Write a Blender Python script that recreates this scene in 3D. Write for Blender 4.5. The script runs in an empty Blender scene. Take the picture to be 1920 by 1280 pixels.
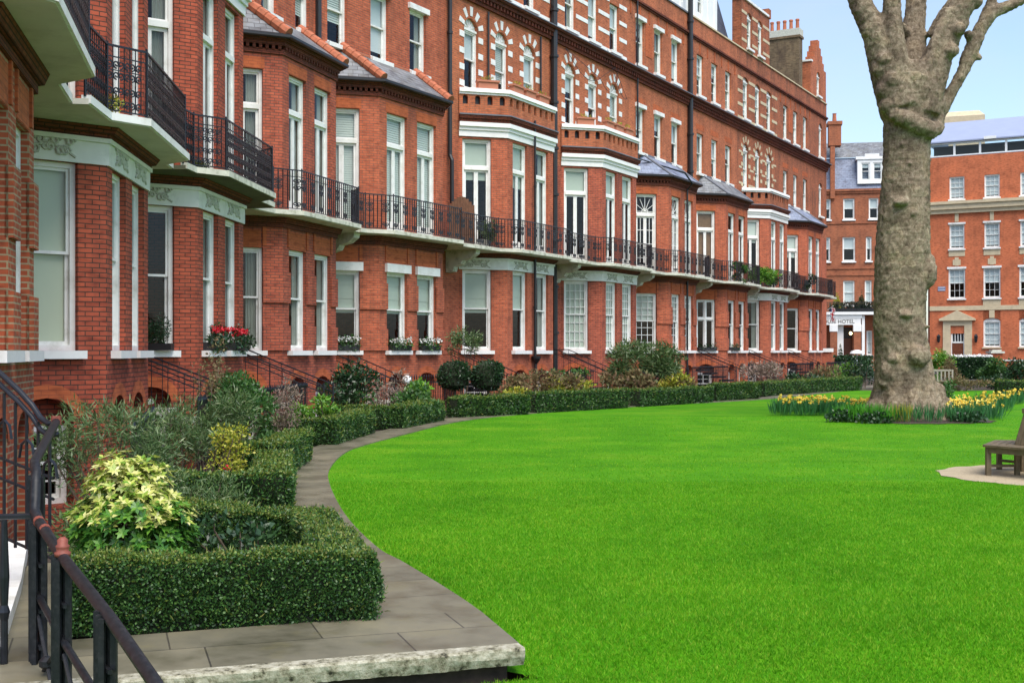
import bpy, bmesh, math, random
import numpy as np
from mathutils import Vector, Matrix, noise
random.seed(7)
RNG = np.random.default_rng(11)
R = math.radians
PI = math.pi
scene = bpy.context.scene
C = scene.collection

# ------------------------------------------------------------------ camera, sky, sun, exposure
cam_d = bpy.data.cameras.new('camera')
cam = bpy.data.objects.new('camera', cam_d); C.objects.link(cam)
cam.location = (0, 0, 1.8); cam.rotation_euler = (R(90), 0, 0)
cam_d.sensor_width = 36.0; cam_d.lens = 36.0 * 2300 / 1920
cam_d.shift_y = 17 / 1920
cam_d.clip_start = 0.1; cam_d.clip_end = 6000
scene.camera = cam
SUN_EL, SUN_AZ = R(58), R(160)          # azimuth clockwise from +Y
w = bpy.data.worlds.new('World'); scene.world = w; w.use_nodes = True
nt = w.node_tree; nt.nodes.clear()
sky = nt.nodes.new('ShaderNodeTexSky'); sky.sky_type = 'NISHITA'; sky.sun_disc = False
sky.sun_elevation = SUN_EL; sky.sun_rotation = SUN_AZ
sky.air_density = 1.0; sky.dust_density = 1.3; sky.ozone_density = 2.2; sky.altitude = 20
bg = nt.nodes.new('ShaderNodeBackground'); bg.inputs['Strength'].default_value = 0.10
wo = nt.nodes.new('ShaderNodeOutputWorld')
tcw = nt.nodes.new('ShaderNodeTexCoord'); mpw = nt.nodes.new('ShaderNodeMapping'); mpw.inputs['Scale'].default_value = (1, 1, 2.6)
nw = nt.nodes.new('ShaderNodeTexNoise'); nw.inputs['Scale'].default_value = 2.3; nw.inputs['Detail'].default_value = 7; nw.inputs['Roughness'].default_value = .55
rw = nt.nodes.new('ShaderNodeValToRGB'); rw.color_ramp.elements[0].position = .38; rw.color_ramp.elements[0].color = (.0, .0, .0, 1); rw.color_ramp.elements[1].position = .68; rw.color_ramp.elements[1].color = (.42, .42, .42, 1)
nt.links.new(tcw.outputs['Generated'], mpw.inputs[0]); nt.links.new(mpw.outputs[0], nw.inputs['Vector']); nt.links.new(nw.outputs[0], rw.inputs[0])
mw = nt.nodes.new('ShaderNodeMix'); mw.data_type = 'RGBA'; nt.links.new(rw.outputs[0], mw.inputs[0]); nt.links.new(sky.outputs[0], mw.inputs[6]); mw.inputs[7].default_value = (3.0, 3.2, 3.4, 1)
nt.links.new(mw.outputs[2], bg.inputs[0]); nt.links.new(bg.outputs[0], wo.inputs[0])
sun_d = bpy.data.lights.new('sun', 'SUN'); sun_d.energy = 1.75; sun_d.angle = R(45); sun_d.color = (1.0, .94, .85)
sun = bpy.data.objects.new('sun', sun_d); C.objects.link(sun)
sd = Vector((math.sin(SUN_AZ) * math.cos(SUN_EL), math.cos(SUN_AZ) * math.cos(SUN_EL), math.sin(SUN_EL)))
sun.rotation_euler = (-sd).to_track_quat('-Z', 'Y').to_euler(); sun.location = (20, -20, 40)
scene.view_settings.view_transform = 'Standard'; scene.view_settings.look = 'None'
scene.view_settings.exposure = 1.38; scene.view_settings.gamma = 1.0
scene.cycles.use_denoising = True
scene.cycles.max_bounces = 8; scene.cycles.transparent_max_bounces = 12

# ------------------------------------------------------------------ materials
def newmat(name):
    m = bpy.data.materials.new(name); m.use_nodes = True
    t = m.node_tree; b = t.nodes['Principled BSDF']
    return m, t, b
def N(t, kind, **kw):
    n = t.nodes.new(kind)
    for k, v in kw.items():
        if k.startswith('i_'):
            n.inputs[int(k[2:]) if k[2:].isdigit() else k[2:].replace('_', ' ')].default_value = v
        else: setattr(n, k, v)
    return n
def L(t, a, b): t.links.new(a, b)
def c4(c): return (c[0], c[1], c[2], 1.0)
def ramp(t, stops):
    r = t.nodes.new('ShaderNodeValToRGB'); e = r.color_ramp.elements
    while len(e) < len(stops): e.new(0.5)
    for x, (p, c) in zip(e, stops): x.position = p; x.color = c4(c)
    return r
def mixc(t, mode, fac=None, a=None, b=None):
    n = t.nodes.new('ShaderNodeMix'); n.data_type = 'RGBA'; n.blend_type = mode
    for idx, v in ((0, fac), (6, a), (7, b)):
        if v is None: continue
        if hasattr(v, 'type') and hasattr(v, 'is_linked'): t.links.new(v, n.inputs[idx])
        elif idx == 0: n.inputs[0].default_value = v
        else: n.inputs[idx].default_value = c4(v)
    return n
def bump(t, b, h, strength=.3, dist=.01):
    n = N(t, 'ShaderNodeBump', i_Strength=strength, i_Distance=dist)
    L(t, h, n.inputs['Height']); L(t, n.outputs[0], b.inputs['Normal'])

def plain(name, col, rough=.6, var=.12, scale=6.0, metal=0.0, spec=.5, dirt=None, dirt_amt=.5, bmp=0.0, dscale=2.5):
    m, t, b = newmat(name)
    tc = N(t, 'ShaderNodeTexCoord'); no = N(t, 'ShaderNodeTexNoise', i_Scale=scale, i_Detail=5.0)
    L(t, tc.outputs['Object'], no.inputs['Vector'])
    lo = tuple(x * (1 - var) for x in col); hi = tuple(min(1, x * (1 + var)) for x in col)
    r = ramp(t, [(.3, lo), (.7, hi)]); L(t, no.outputs[0], r.inputs[0]); out = r.outputs[0]
    if dirt:
        n2 = N(t, 'ShaderNodeTexNoise', i_Scale=dscale, i_Detail=8.0, i_Roughness=.7); L(t, tc.outputs['Object'], n2.inputs['Vector'])
        r2 = ramp(t, [(.5, (0, 0, 0)), (.72, (dirt_amt,) * 3)]); L(t, n2.outputs[0], r2.inputs[0])
        mx = mixc(t, 'MIX', r2.outputs[0], out, dirt); out = mx.outputs[2]
    L(t, out, b.inputs['Base Color'])
    b.inputs['Roughness'].default_value = rough; b.inputs['Metallic'].default_value = metal
    b.inputs['Specular IOR Level'].default_value = spec
    if bmp: bump(t, b, no.outputs[0], bmp, .02)
    return m

def brick(name, c1, c2, mortar, bw=.225, rh=.075, ms=.010, soot=.5, sootc=(.05, .03, .025), rough=.85, bands=None):
    m, t, b = newmat(name)
    uv = N(t, 'ShaderNodeUVMap'); 
    br = N(t, 'ShaderNodeTexBrick', i_Scale=1.0)
    br.inputs['Brick Width'].default_value = bw; br.inputs['Row Height'].default_value = rh
    br.inputs['Mortar Size'].default_value = ms; br.inputs['Mortar Smooth'].default_value = .3
    br.inputs['Bias'].default_value = -.1
    br.inputs['Color1'].default_value = c4(c1); br.inputs['Color2'].default_value = c4(c2); br.inputs['Mortar'].default_value = c4(mortar)
    L(t, uv.outputs[0], br.inputs['Vector'])
    # second, offset brick pattern of the same size gives each brick its own burnt or pale tone
    sc = N(t, 'ShaderNodeVectorMath', operation='MULTIPLY'); sc.inputs[1].default_value = (1 / bw, 1 / rh, 0)
    L(t, uv.outputs[0], sc.inputs[0])
    wn = N(t, 'ShaderNodeTexNoise', i_Scale=.9, i_Detail=1.0); L(t, sc.outputs[0], wn.inputs['Vector'])
    r0 = ramp(t, [(.3, (.62, .58, .58)), (.5, (1, 1, 1)), (.75, (1.0, 1.0, 1.0))]); L(t, wn.outputs[0], r0.inputs[0])
    m0 = mixc(t, 'MULTIPLY', .8, br.outputs[0], r0.outputs[0])
    tc = N(t, 'ShaderNodeTexCoord')
    n1 = N(t, 'ShaderNodeTexNoise', i_Scale=.8, i_Detail=6.0, i_Roughness=.65); L(t, tc.outputs['Object'], n1.inputs['Vector'])
    r1 = ramp(t, [(.28, (.58, .58, .60)), (.5, (.95, .97, .97)), (.72, (1.12, 1.10, 1.05))]); L(t, n1.outputs[0], r1.inputs[0])
    m1 = mixc(t, 'MULTIPLY', 1.0, m0.outputs[2], r1.outputs[0])
    mp = N(t, 'ShaderNodeMapping'); mp.inputs['Scale'].default_value = (1.6, 1.6, .35); L(t, tc.outputs['Object'], mp.inputs[0])
    n2 = N(t, 'ShaderNodeTexNoise', i_Scale=1.3, i_Detail=7.0, i_Roughness=.7); L(t, mp.outputs[0], n2.inputs['Vector'])
    r2 = ramp(t, [(.48, (0, 0, 0)), (.76, (min(1, soot + .15),) * 3)]); L(t, n2.outputs[0], r2.inputs[0])
    m2 = mixc(t, 'MIX', r2.outputs[0], m1.outputs[2], sootc)
    L(t, m2.outputs[2], b.inputs['Base Color']); b.inputs['Roughness'].default_value = rough
    b.inputs['Specular IOR Level'].default_value = .25
    inv = N(t, 'ShaderNodeMath', operation='SUBTRACT'); inv.inputs[0].default_value = 1; L(t, br.outputs['Fac'], inv.inputs[1])
    bump(t, b, inv.outputs[0], .35, .006)
    return m

M = {}
DK = (.060, .018, .012)
M['brick_pale_joint'] = brick('red brick with pale joints', (.47, .105, .046), (.39, .082, .038), (.42, .30, .18), ms=.012, soot=.25)
M['brick_deep'] = brick('deep red brick', (.49, .105, .056), (.37, .078, .045), (.10, .05, .036), soot=.35)
M['brick_mid'] = brick('red brick', (.57, .142, .068), (.45, .106, .054), (.22, .11, .075), soot=.45)
M['brick_orange'] = brick('orange red brick', (.60, .170, .074), (.48, .132, .060), (.27, .14, .085), soot=.4)
M['brick_sooty'] = brick('sooty orange brick', (.52, .150, .068), (.37, .108, .052), (.17, .10, .065), soot=.75, sootc=(.06, .04, .03))
M['brick_brown'] = brick('brown moulded brick', (.24, .060, .032), (.17, .042, .025), (.05, .02, .015), soot=.7, rh=.05)
M['brick_fine'] = brick('fine orange rubbed brick', (.55, .140, .052), (.49, .12, .046), (.36, .10, .05), ms=.006, soot=.12)
M['brick_hotel'] = brick('weathered salmon brick', (.42, .125, .055), (.34, .10, .048), (.30, .16, .10), soot=.35, sootc=(.12, .06, .04))
M['brick_mansion'] = brick('orange mansion brick', (.62, .175, .075), (.56, .152, .066), (.46, .17, .095), ms=.006, soot=.15)
M['brick_cool'] = brick('cool dark red brick', (.53, .125, .068), (.40, .090, .054), (.15, .08, .06), soot=.55)
M['brick_stock'] = brick('yellow stock brick', (.22, .15, .085), (.15, .105, .06), (.16, .12, .08), soot=.7)
M['white'] = plain('white paint', (.80, .80, .77), .45, .04, 4, dirt=(.40, .38, .30), dirt_amt=.55)
M['white_clean'] = plain('clean white paint', (.82, .82, .80), .4, .03, 5, dirt=(.48, .46, .40), dirt_amt=.35)
M['frieze'] = plain('painted frieze stone', (.72, .72, .66), .55, .06, 3, dirt=(.30, .30, .24), dirt_amt=.45)
M['relief'] = plain('weathered carved stone', (.52, .52, .45), .8, .2, 18, dirt=(.24, .25, .18), dirt_amt=.6, dscale=9)
M['soffit'] = plain('stained painted soffit', (.62, .60, .52), .6, .10, 1.5, dirt=(.28, .27, .19), dirt_amt=.5, dscale=1.2)
M['slab_mossy'] = plain('mossy painted slab', (.58, .57, .48), .7, .12, 3, dirt=(.09, .11, .035), dirt_amt=.85, dscale=3.2)
M['slab_dark'] = plain('dark mossy slab', (.10, .10, .06), .85, .3, 4, dirt=(.08, .12, .02), dirt_amt=.9, dscale=4)
M['stone'] = plain('cream stone', (.56, .46, .30), .75, .08, 3, dirt=(.25, .20, .14), dirt_amt=.35)
M['iron'] = plain('black painted iron', (.008, .0095, .014), .38, .3, 20, spec=.5)
M['iron_old'] = plain('worn black iron', (.011, .012, .015), .5, .4, 30, spec=.3, dirt=(.055, .052, .054), dirt_amt=.5, dscale=26)
M['iron_rust'] = plain('red lead primer', (.22, .055, .035), .6, .2, 30)
M['lead'] = plain('grey lead', (.13, .14, .17), .55, .15, 3)
M['lead_blue'] = plain('pale blue grey roofing', (.30, .34, .47), .45, .04, 1)
M['pipe'] = plain('black pipe', (.011, .012, .014), .45, .2, 6)
M['terracotta'] = plain('terracotta', (.42, .13, .065), .8, .18, 7, dirt=(.14, .10, .06), dirt_amt=.6, dscale=5)
M['terra_pot'] = plain('terracotta trough', (.46, .17, .10), .8, .08, 5, dirt=(.25, .14, .10), dirt_amt=.3)
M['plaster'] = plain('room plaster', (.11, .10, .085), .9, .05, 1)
M['blind_white'] = plain('white blind', (.66, .69, .65), .8, .03, 2)
M['blind_cream'] = plain('cream roller blind', (.68, .70, .55), .8, .03, 1.2)
M['blind_green'] = plain('pale grey green roman blind', (.54, .59, .52), .85, .06, 2)
M['blind_sheer_sky'] = plain('white sheer blind and sky sheen', (.66, .69, .72), .8, .03, 2)  # pale bluish tone also stands in for sky reflected in panes
M['curtain'] = plain('grey curtain', (.32, .33, .30), .9, .1, 3)
M['bamboo'] = plain('brown bamboo blind', (.22, .11, .055), .8, .2, 9)
M['wood_door'] = plain('polished wood door', (.16, .045, .018), .4, .25, 8)
M['fence_wood'] = plain('brown timber screen', (.14, .06, .03), .8, .25, 8)
M['bench_wood'] = plain('weathered teak', (.14, .105, .06), .75, .25, 14, dirt=(.07, .08, .04), dirt_amt=.5, dscale=6)
M['bench_pale'] = plain('silvered teak', (.34, .31, .25), .8, .15, 10)
M['soil'] = plain('dark soil', (.045, .032, .022), .95, .4, 14, bmp=.5)
M['gravel'] = plain('pale gravel', (.40, .33, .22), .95, .25, 60, dirt=(.16, .12, .06), dirt_amt=.4, dscale=5, bmp=.4)
M['asphalt'] = plain('asphalt', (.055, .055, .055), .9, .2, 20)
M['planter'] = plain('black planter', (.014, .014, .015), .5, .2, 8)
M['globe'] = plain('opal globe', (.80, .82, .85), .25, .02, 3)
M['petal_white'] = plain('white petals', (.80, .80, .78), .6, .05, 20)
M['petal_red'] = plain('red petals', (.60, .015, .03), .5, .2, 20)
M['petal_yellow'] = plain('yellow petals', (.82, .66, .10), .5, .15, 12)
M['petal_orange'] = plain('orange trumpet', (.80, .48, .04), .5, .1, 12)
M['flag_red'] = plain('flag red', (.55, .03, .05), .8, .1, 4)
M['flag_blue'] = plain('flag blue', (.05, .07, .30), .8, .1, 4)
M['letter'] = plain('grey lettering', (.13, .12, .10), .6, .05, 4)
M['plaque'] = plain('blue grey plaque', (.17, .19, .30), .5, .05, 4)
M['plastic_shade_dark'] = plain('dark enamel and recess shade', (.02, .02, .025), .5, .2, 4)  # also the painted shade inside the parapet holes
M['slate'] = brick('grey slate', (.25, .26, .28), (.16, .165, .18), (.06, .06, .065), bw=.30, rh=.14, ms=.008, soot=.5, sootc=(.16, .15, .11), rough=.55)
M['slate_blue'] = brick('blue grey slate', (.27, .31, .42), (.21, .245, .34), (.10, .115, .15), bw=.32, rh=.17, ms=.008, soot=.15, rough=.5)
M['slate_dark'] = brick('dark slate hanging', (.085, .095, .13), (.06, .07, .10), (.03, .03, .04), bw=.3, rh=.16, ms=.008, soot=.2, rough=.5)

def mk_glass(name='window glass', tint=(.85, .9, .88)):
    m, t, b = newmat(name); t.nodes.remove(b); out = t.nodes['Material Output']
    tr = N(t, 'ShaderNodeBsdfTransparent'); tr.inputs[0].default_value = c4(tint)
    gl = N(t, 'ShaderNodeBsdfGlossy'); gl.inputs['Roughness'].default_value = .015; gl.inputs[0].default_value = (.40, .42, .45, 1)
    fr = N(t, 'ShaderNodeFresnel', i_IOR=1.55)
    tc = N(t, 'ShaderNodeTexCoord'); no = N(t, 'ShaderNodeTexNoise', i_Scale=1.6, i_Detail=1.0); L(t, tc.outputs['Object'], no.inputs['Vector'])
    bp = N(t, 'ShaderNodeBump', i_Strength=.05, i_Distance=.03); L(t, no.outputs[0], bp.inputs['Height']); L(t, bp.outputs[0], gl.inputs['Normal'])
    mul = N(t, 'ShaderNodeMath', operation='MULTIPLY_ADD'); mul.inputs[1].default_value = 1.3; mul.inputs[2].default_value = .0
    L(t, fr.outputs[0], mul.inputs[0]); mul.use_clamp = True
    ge = N(t, 'ShaderNodeNewGeometry'); mf = N(t, 'ShaderNodeMix'); mf.data_type = 'FLOAT'; L(t, ge.outputs['Backfacing'], mf.inputs[0]); L(t, mul.outputs[0], mf.inputs[2]); mf.inputs[3].default_value = .06
    mx = N(t, 'ShaderNodeMixShader'); L(t, mf.outputs[0], mx.inputs[0]); L(t, tr.outputs[0], mx.inputs[1]); L(t, gl.outputs[0], mx.inputs[2])
    L(t, mx.outputs[0], out.inputs[0]); return m
M['glass'] = mk_glass()

def leafmat(name, cols, rough=.42, trans=.28, spec=.5):
    m, t, b = newmat(name); out = t.nodes['Material Output']
    g = N(t, 'ShaderNodeNewGeometry')
    st = [(i / max(1, len(cols) - 1), c) for i, c in enumerate(cols)]
    r = ramp(t, st); L(t, g.outputs['Random Per Island'], r.inputs[0])
    L(t, r.outputs[0], b.inputs['Base Color']); b.inputs['Roughness'].default_value = rough; b.inputs['Specular IOR Level'].default_value = spec
    tl = N(t, 'ShaderNodeBsdfTranslucent'); L(t, r.outputs[0], tl.inputs[0])
    mx = N(t, 'ShaderNodeMixShader'); mx.inputs[0].default_value = trans
    L(t, b.outputs[0], mx.inputs[1]); L(t, tl.outputs[0], mx.inputs[2]); L(t, mx.outputs[0], out.inputs[0])
    return m
M['leaf_box'] = leafmat('clipped box leaves', [(.015, .052, .013), (.028, .090, .020), (.055, .145, .030), (.10, .20, .04)], .42, .25)
M['leaf_box_new_lit'] = leafmat('new box growth and lit tops', [(.06, .13, .015), (.12, .20, .025), (.20, .27, .04), (.24, .22, .07)], .45, .3)  # young leaf colour, kept pale to paint in light on hedge tops too
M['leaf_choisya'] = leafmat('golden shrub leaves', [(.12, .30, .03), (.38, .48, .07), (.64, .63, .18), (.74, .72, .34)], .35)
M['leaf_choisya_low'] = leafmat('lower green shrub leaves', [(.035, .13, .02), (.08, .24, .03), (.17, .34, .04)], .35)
M['leaf_narrow'] = leafmat('grey green narrow leaves', [(.035, .085, .022), (.065, .13, .036), (.11, .18, .06), (.19, .24, .10)], .4, .2)
M['leaf_dark'] = leafmat('dark glossy leaves', [(.010, .032, .012), (.020, .060, .020), (.045, .10, .035)], .33, .15)
M['leaf_mid'] = leafmat('mid green leaves', [(.025, .085, .018), (.05, .14, .03), (.10, .21, .045)], .4)
M['leaf_fresh'] = leafmat('fresh green leaves', [(.06, .20, .02), (.13, .32, .03), (.25, .42, .05)], .4)
M['leaf_yellow'] = leafmat('yellow green leaves', [(.16, .26, .025), (.38, .40, .04), (.55, .48, .06)], .45)
M['leaf_rust'] = leafmat('rusty dry leaves', [(.14, .09, .05), (.24, .15, .07), (.12, .14, .05), (.30, .22, .10)], .7)
M['leaf_pink'] = leafmat('pinkish seed heads', [(.30, .20, .17), (.36, .27, .22), (.20, .17, .11)], .7)
M['leaf_bulb'] = leafmat('bulb leaves', [(.03, .13, .045), (.05, .19, .06), (.08, .24, .07)], .4)
M['leaf_bright'] = leafmat('bright strap leaves', [(.05, .22, .02), (.09, .34, .03), (.14, .42, .04)], .4)
M['grass'] = leafmat('mown grass blades', [(.070, .29, .007), (.115, .39, .009), (.165, .45, .012), (.32, .50, .04)], .55, .45, .15)
def patchy(m):
    t = m.node_tree; b = t.nodes['Principled BSDF']; src = b.inputs['Base Color'].links[0].from_socket
    tc = N(t, 'ShaderNodeTexCoord'); n1 = N(t, 'ShaderNodeTexNoise', i_Scale=.6, i_Detail=9.0, i_Roughness=.72); L(t, tc.outputs['Object'], n1.inputs['Vector'])
    r = ramp(t, [(.32, (.66, .74, .68)), (.5, (.97, .97, .95)), (.68, (1.28, 1.06, 1.2))]); L(t, n1.outputs[0], r.inputs[0])
    mx = mixc(t, 'MULTIPLY', 1.0, src, r.outputs[0]); L(t, mx.outputs[2], b.inputs['Base Color'])
    for n in t.nodes:
        if n.type == 'BSDF_TRANSLUCENT': L(t, mx.outputs[2], n.inputs[0])
patchy(M['grass'])
M['moss'] = leafmat('moss tufts', [(.06, .10, .02), (.10, .16, .02), (.16, .20, .04)], .8)
M['twig'] = plain('brown twigs', (.085, .06, .04), .9, .25, 12)
M['twig_pale'] = plain('pale dry twigs', (.20, .15, .11), .9, .25, 12)
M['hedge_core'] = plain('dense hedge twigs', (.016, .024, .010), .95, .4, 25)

def mk_lawn():
    m, t, b = newmat('lawn'); tc = N(t, 'ShaderNodeTexCoord')
    n1 = N(t, 'ShaderNodeTexNoise', i_Scale=.55, i_Detail=8.0, i_Roughness=.66); L(t, tc.outputs['Object'], n1.inputs['Vector'])
    n2 = N(t, 'ShaderNodeTexNoise', i_Scale=28.0, i_Detail=4.0, i_Roughness=.7); L(t, tc.outputs['Object'], n2.inputs['Vector'])
    mp = N(t, 'ShaderNodeMapping'); mp.inputs['Rotation'].default_value = (0, 0, R(8)); mp.inputs['Scale'].default_value = (.25, 1.6, 1); L(t, tc.outputs['Object'], mp.inputs[0])
    n3 = N(t, 'ShaderNodeTexNoise', i_Scale=.8, i_Detail=5.0); L(t, mp.outputs[0], n3.inputs['Vector'])
    r1 = ramp(t, [(.30, (.055, .22, .005)), (.5, (.088, .30, .006)), (.70, (.165, .345, .014))]); L(t, n1.outputs[0], r1.inputs[0])
    r2 = ramp(t, [(.3, (.62, .68, .55)), (.7, (1.0, 1.0, 1.0))]); L(t, n2.outputs[0], r2.inputs[0])
    r3 = ramp(t, [(.35, (.82, .85, .8)), (.65, (1.0, 1.0, 1.0))]); L(t, n3.outputs[0], r3.inputs[0])
    a = mixc(t, 'MULTIPLY', 1.0, r1.outputs[0], r2.outputs[0]); c = mixc(t, 'MULTIPLY', .9, a.outputs[2], r3.outputs[0])
    L(t, c.outputs[2], b.inputs['Base Color']); b.inputs['Roughness'].default_value = .9; b.inputs['Specular IOR Level'].default_value = .1
    bump(t, b, n2.outputs[0], .6, .03); return m
M['lawn'] = mk_lawn()

def mk_paving():
    m, t, b = newmat('york stone paving'); tc = N(t, 'ShaderNodeTexCoord'); uv = N(t, 'ShaderNodeUVMap')
    br = N(t, 'ShaderNodeTexBrick', i_Scale=1.0); br.offset = .37; br.squash = 1.3; br.squash_frequency = 3
    for k, v in (('Brick Width', .92), ('Row Height', .62), ('Mortar Size', .006), ('Mortar Smooth', .2), ('Bias', 0.0)): br.inputs[k].default_value = v
    br.inputs['Color1'].default_value = (.185, .168, .118, 1); br.inputs['Color2'].default_value = (.135, .125, .090, 1); br.inputs['Mortar'].default_value = (.050, .045, .035, 1)
    L(t, uv.outputs[0], br.inputs['Vector'])
    n1 = N(t, 'ShaderNodeTexNoise', i_Scale=1.7, i_Detail=7.0, i_Roughness=.6); L(t, tc.outputs['Object'], n1.inputs['Vector'])
    r1 = ramp(t, [(.3, (.52, .52, .48)), (.52, (.95, .95, .93)), (.75, (1.18, 1.14, 1.0))]); L(t, n1.outputs[0], r1.inputs[0])
    a = mixc(t, 'MULTIPLY', 1.0, br.outputs[0], r1.outputs[0])
    n2 = N(t, 'ShaderNodeTexNoise', i_Scale=2.6, i_Detail=6.0, i_Roughness=.65); L(t, tc.outputs['Object'], n2.inputs['Vector'])
    r2 = ramp(t, [(.55, (0, 0, 0)), (.75, (.55,) * 3)]); L(t, n2.outputs[0], r2.inputs[0])
    c = mixc(t, 'MIX', r2.outputs[0], a.outputs[2], (.16, .14, .065))
    L(t, c.outputs[2], b.inputs['Base Color'])
    rr = ramp(t, [(.35, (.30,) * 3), (.65, (.62,) * 3)]); L(t, n1.outputs[0], rr.inputs[0]); L(t, rr.outputs[0], b.inputs['Roughness'])
    bump(t, b, br.outputs['Fac'], -.3, .004); return m
M['paving'] = mk_paving()
def mk_roughstone():
    m, t, b = newmat('rough hewn pale stone'); tc = N(t, 'ShaderNodeTexCoord')
    n1 = N(t, 'ShaderNodeTexNoise', i_Scale=14.0, i_Detail=9.0, i_Roughness=.72); L(t, tc.outputs['Object'], n1.inputs['Vector'])
    r = ramp(t, [(.36, (.03, .028, .016)), (.43, (.20, .185, .12)), (.52, (.36, .34, .25)), (.66, (.52, .50, .40))]); L(t, n1.outputs[0], r.inputs[0])
    L(t, r.outputs[0], b.inputs['Base Color']); b.inputs['Roughness'].default_value = .9; bump(t, b, n1.outputs[0], .9, .02); return m
M['rough_stone'] = mk_roughstone()
def mk_bark():
    m, t, b = newmat('plane tree bark'); tc = N(t, 'ShaderNodeTexCoord')
    mp = N(t, 'ShaderNodeMapping'); mp.inputs['Scale'].default_value = (1, 1, .75); L(t, tc.outputs['Object'], mp.inputs[0])
    v = N(t, 'ShaderNodeTexNoise', i_Scale=11.0, i_Detail=10.0, i_Roughness=.78, i_Distortion=.8); L(t, mp.outputs[0], v.inputs['Vector'])
    n1 = N(t, 'ShaderNodeTexNoise', i_Scale=1.2, i_Detail=5.0); L(t, tc.outputs['Object'], n1.inputs['Vector'])
    mp2 = N(t, 'ShaderNodeMapping'); mp2.inputs['Scale'].default_value = (1.2, 1.2, 9); L(t, tc.outputs['Object'], mp2.inputs[0])
    n3 = N(t, 'ShaderNodeTexNoise', i_Scale=1.6, i_Detail=5.0, i_Roughness=.6); L(t, mp2.outputs[0], n3.inputs['Vector'])
    r = ramp(t, [(.30, (.068, .048, .034)), (.43, (.205, .160, .112)), (.55, (.335, .275, .20)), (.68, (.48, .42, .33))]); L(t, v.outputs[0], r.inputs[0])
    r2 = ramp(t, [(.35, (.70, .66, .66)), (.65, (1, 1, .95))]); L(t, n1.outputs[0], r2.inputs[0])
    r3 = ramp(t, [(.36, (.55, .52, .5)), (.48, (1, 1, 1))]); L(t, n3.outputs[0], r3.inputs[0])
    a = mixc(t, 'MULTIPLY', 1.0, r.outputs[0], r2.outputs[0]); c = mixc(t, 'MULTIPLY', .5, a.outputs[2], r3.outputs[0])
    L(t, c.outputs[2], b.inputs['Base Color']); b.inputs['Roughness'].default_value = .9; b.inputs['Specular IOR Level'].default_value = .2
    ds = N(t, 'ShaderNodeTexNoise', i_Scale=5.0, i_Detail=4.0); L(t, tc.outputs['Object'], ds.inputs['Vector'])
    ma = N(t, 'ShaderNodeVectorMath', operation='MULTIPLY_ADD'); L(t, ds.outputs['Color'], ma.inputs[0]); ma.inputs[1].default_value = (.35, .35, .35); L(t, tc.outputs['Object'], ma.inputs[2])
    vo = N(t, 'ShaderNodeTexVoronoi', i_Scale=4.2); L(t, ma.outputs[0], vo.inputs['Vector'])
    rv = ramp(t, [(.0, (.62, .60, .58)), (.35, (.92, .92, .90)), (.75, (1.0, 1.0, 1.0)), (1.0, (1.18, 1.16, 1.08))]); sx = N(t, 'ShaderNodeSeparateColor'); L(t, vo.outputs['Color'], sx.inputs[0]); L(t, sx.outputs[0], rv.inputs[0])
    cv = mixc(t, 'MULTIPLY', .9, c.outputs[2], rv.outputs[0]); L(t, cv.outputs[2], b.inputs['Base Color'])
    ad = N(t, 'ShaderNodeMath', operation='MULTIPLY_ADD'); L(t, n3.outputs[0], ad.inputs[0]); ad.inputs[1].default_value = .45; L(t, v.outputs[0], ad.inputs[2])
    bump(t, b, ad.outputs[0], .9, .05); return m
M['bark'] = mk_bark()

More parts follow.
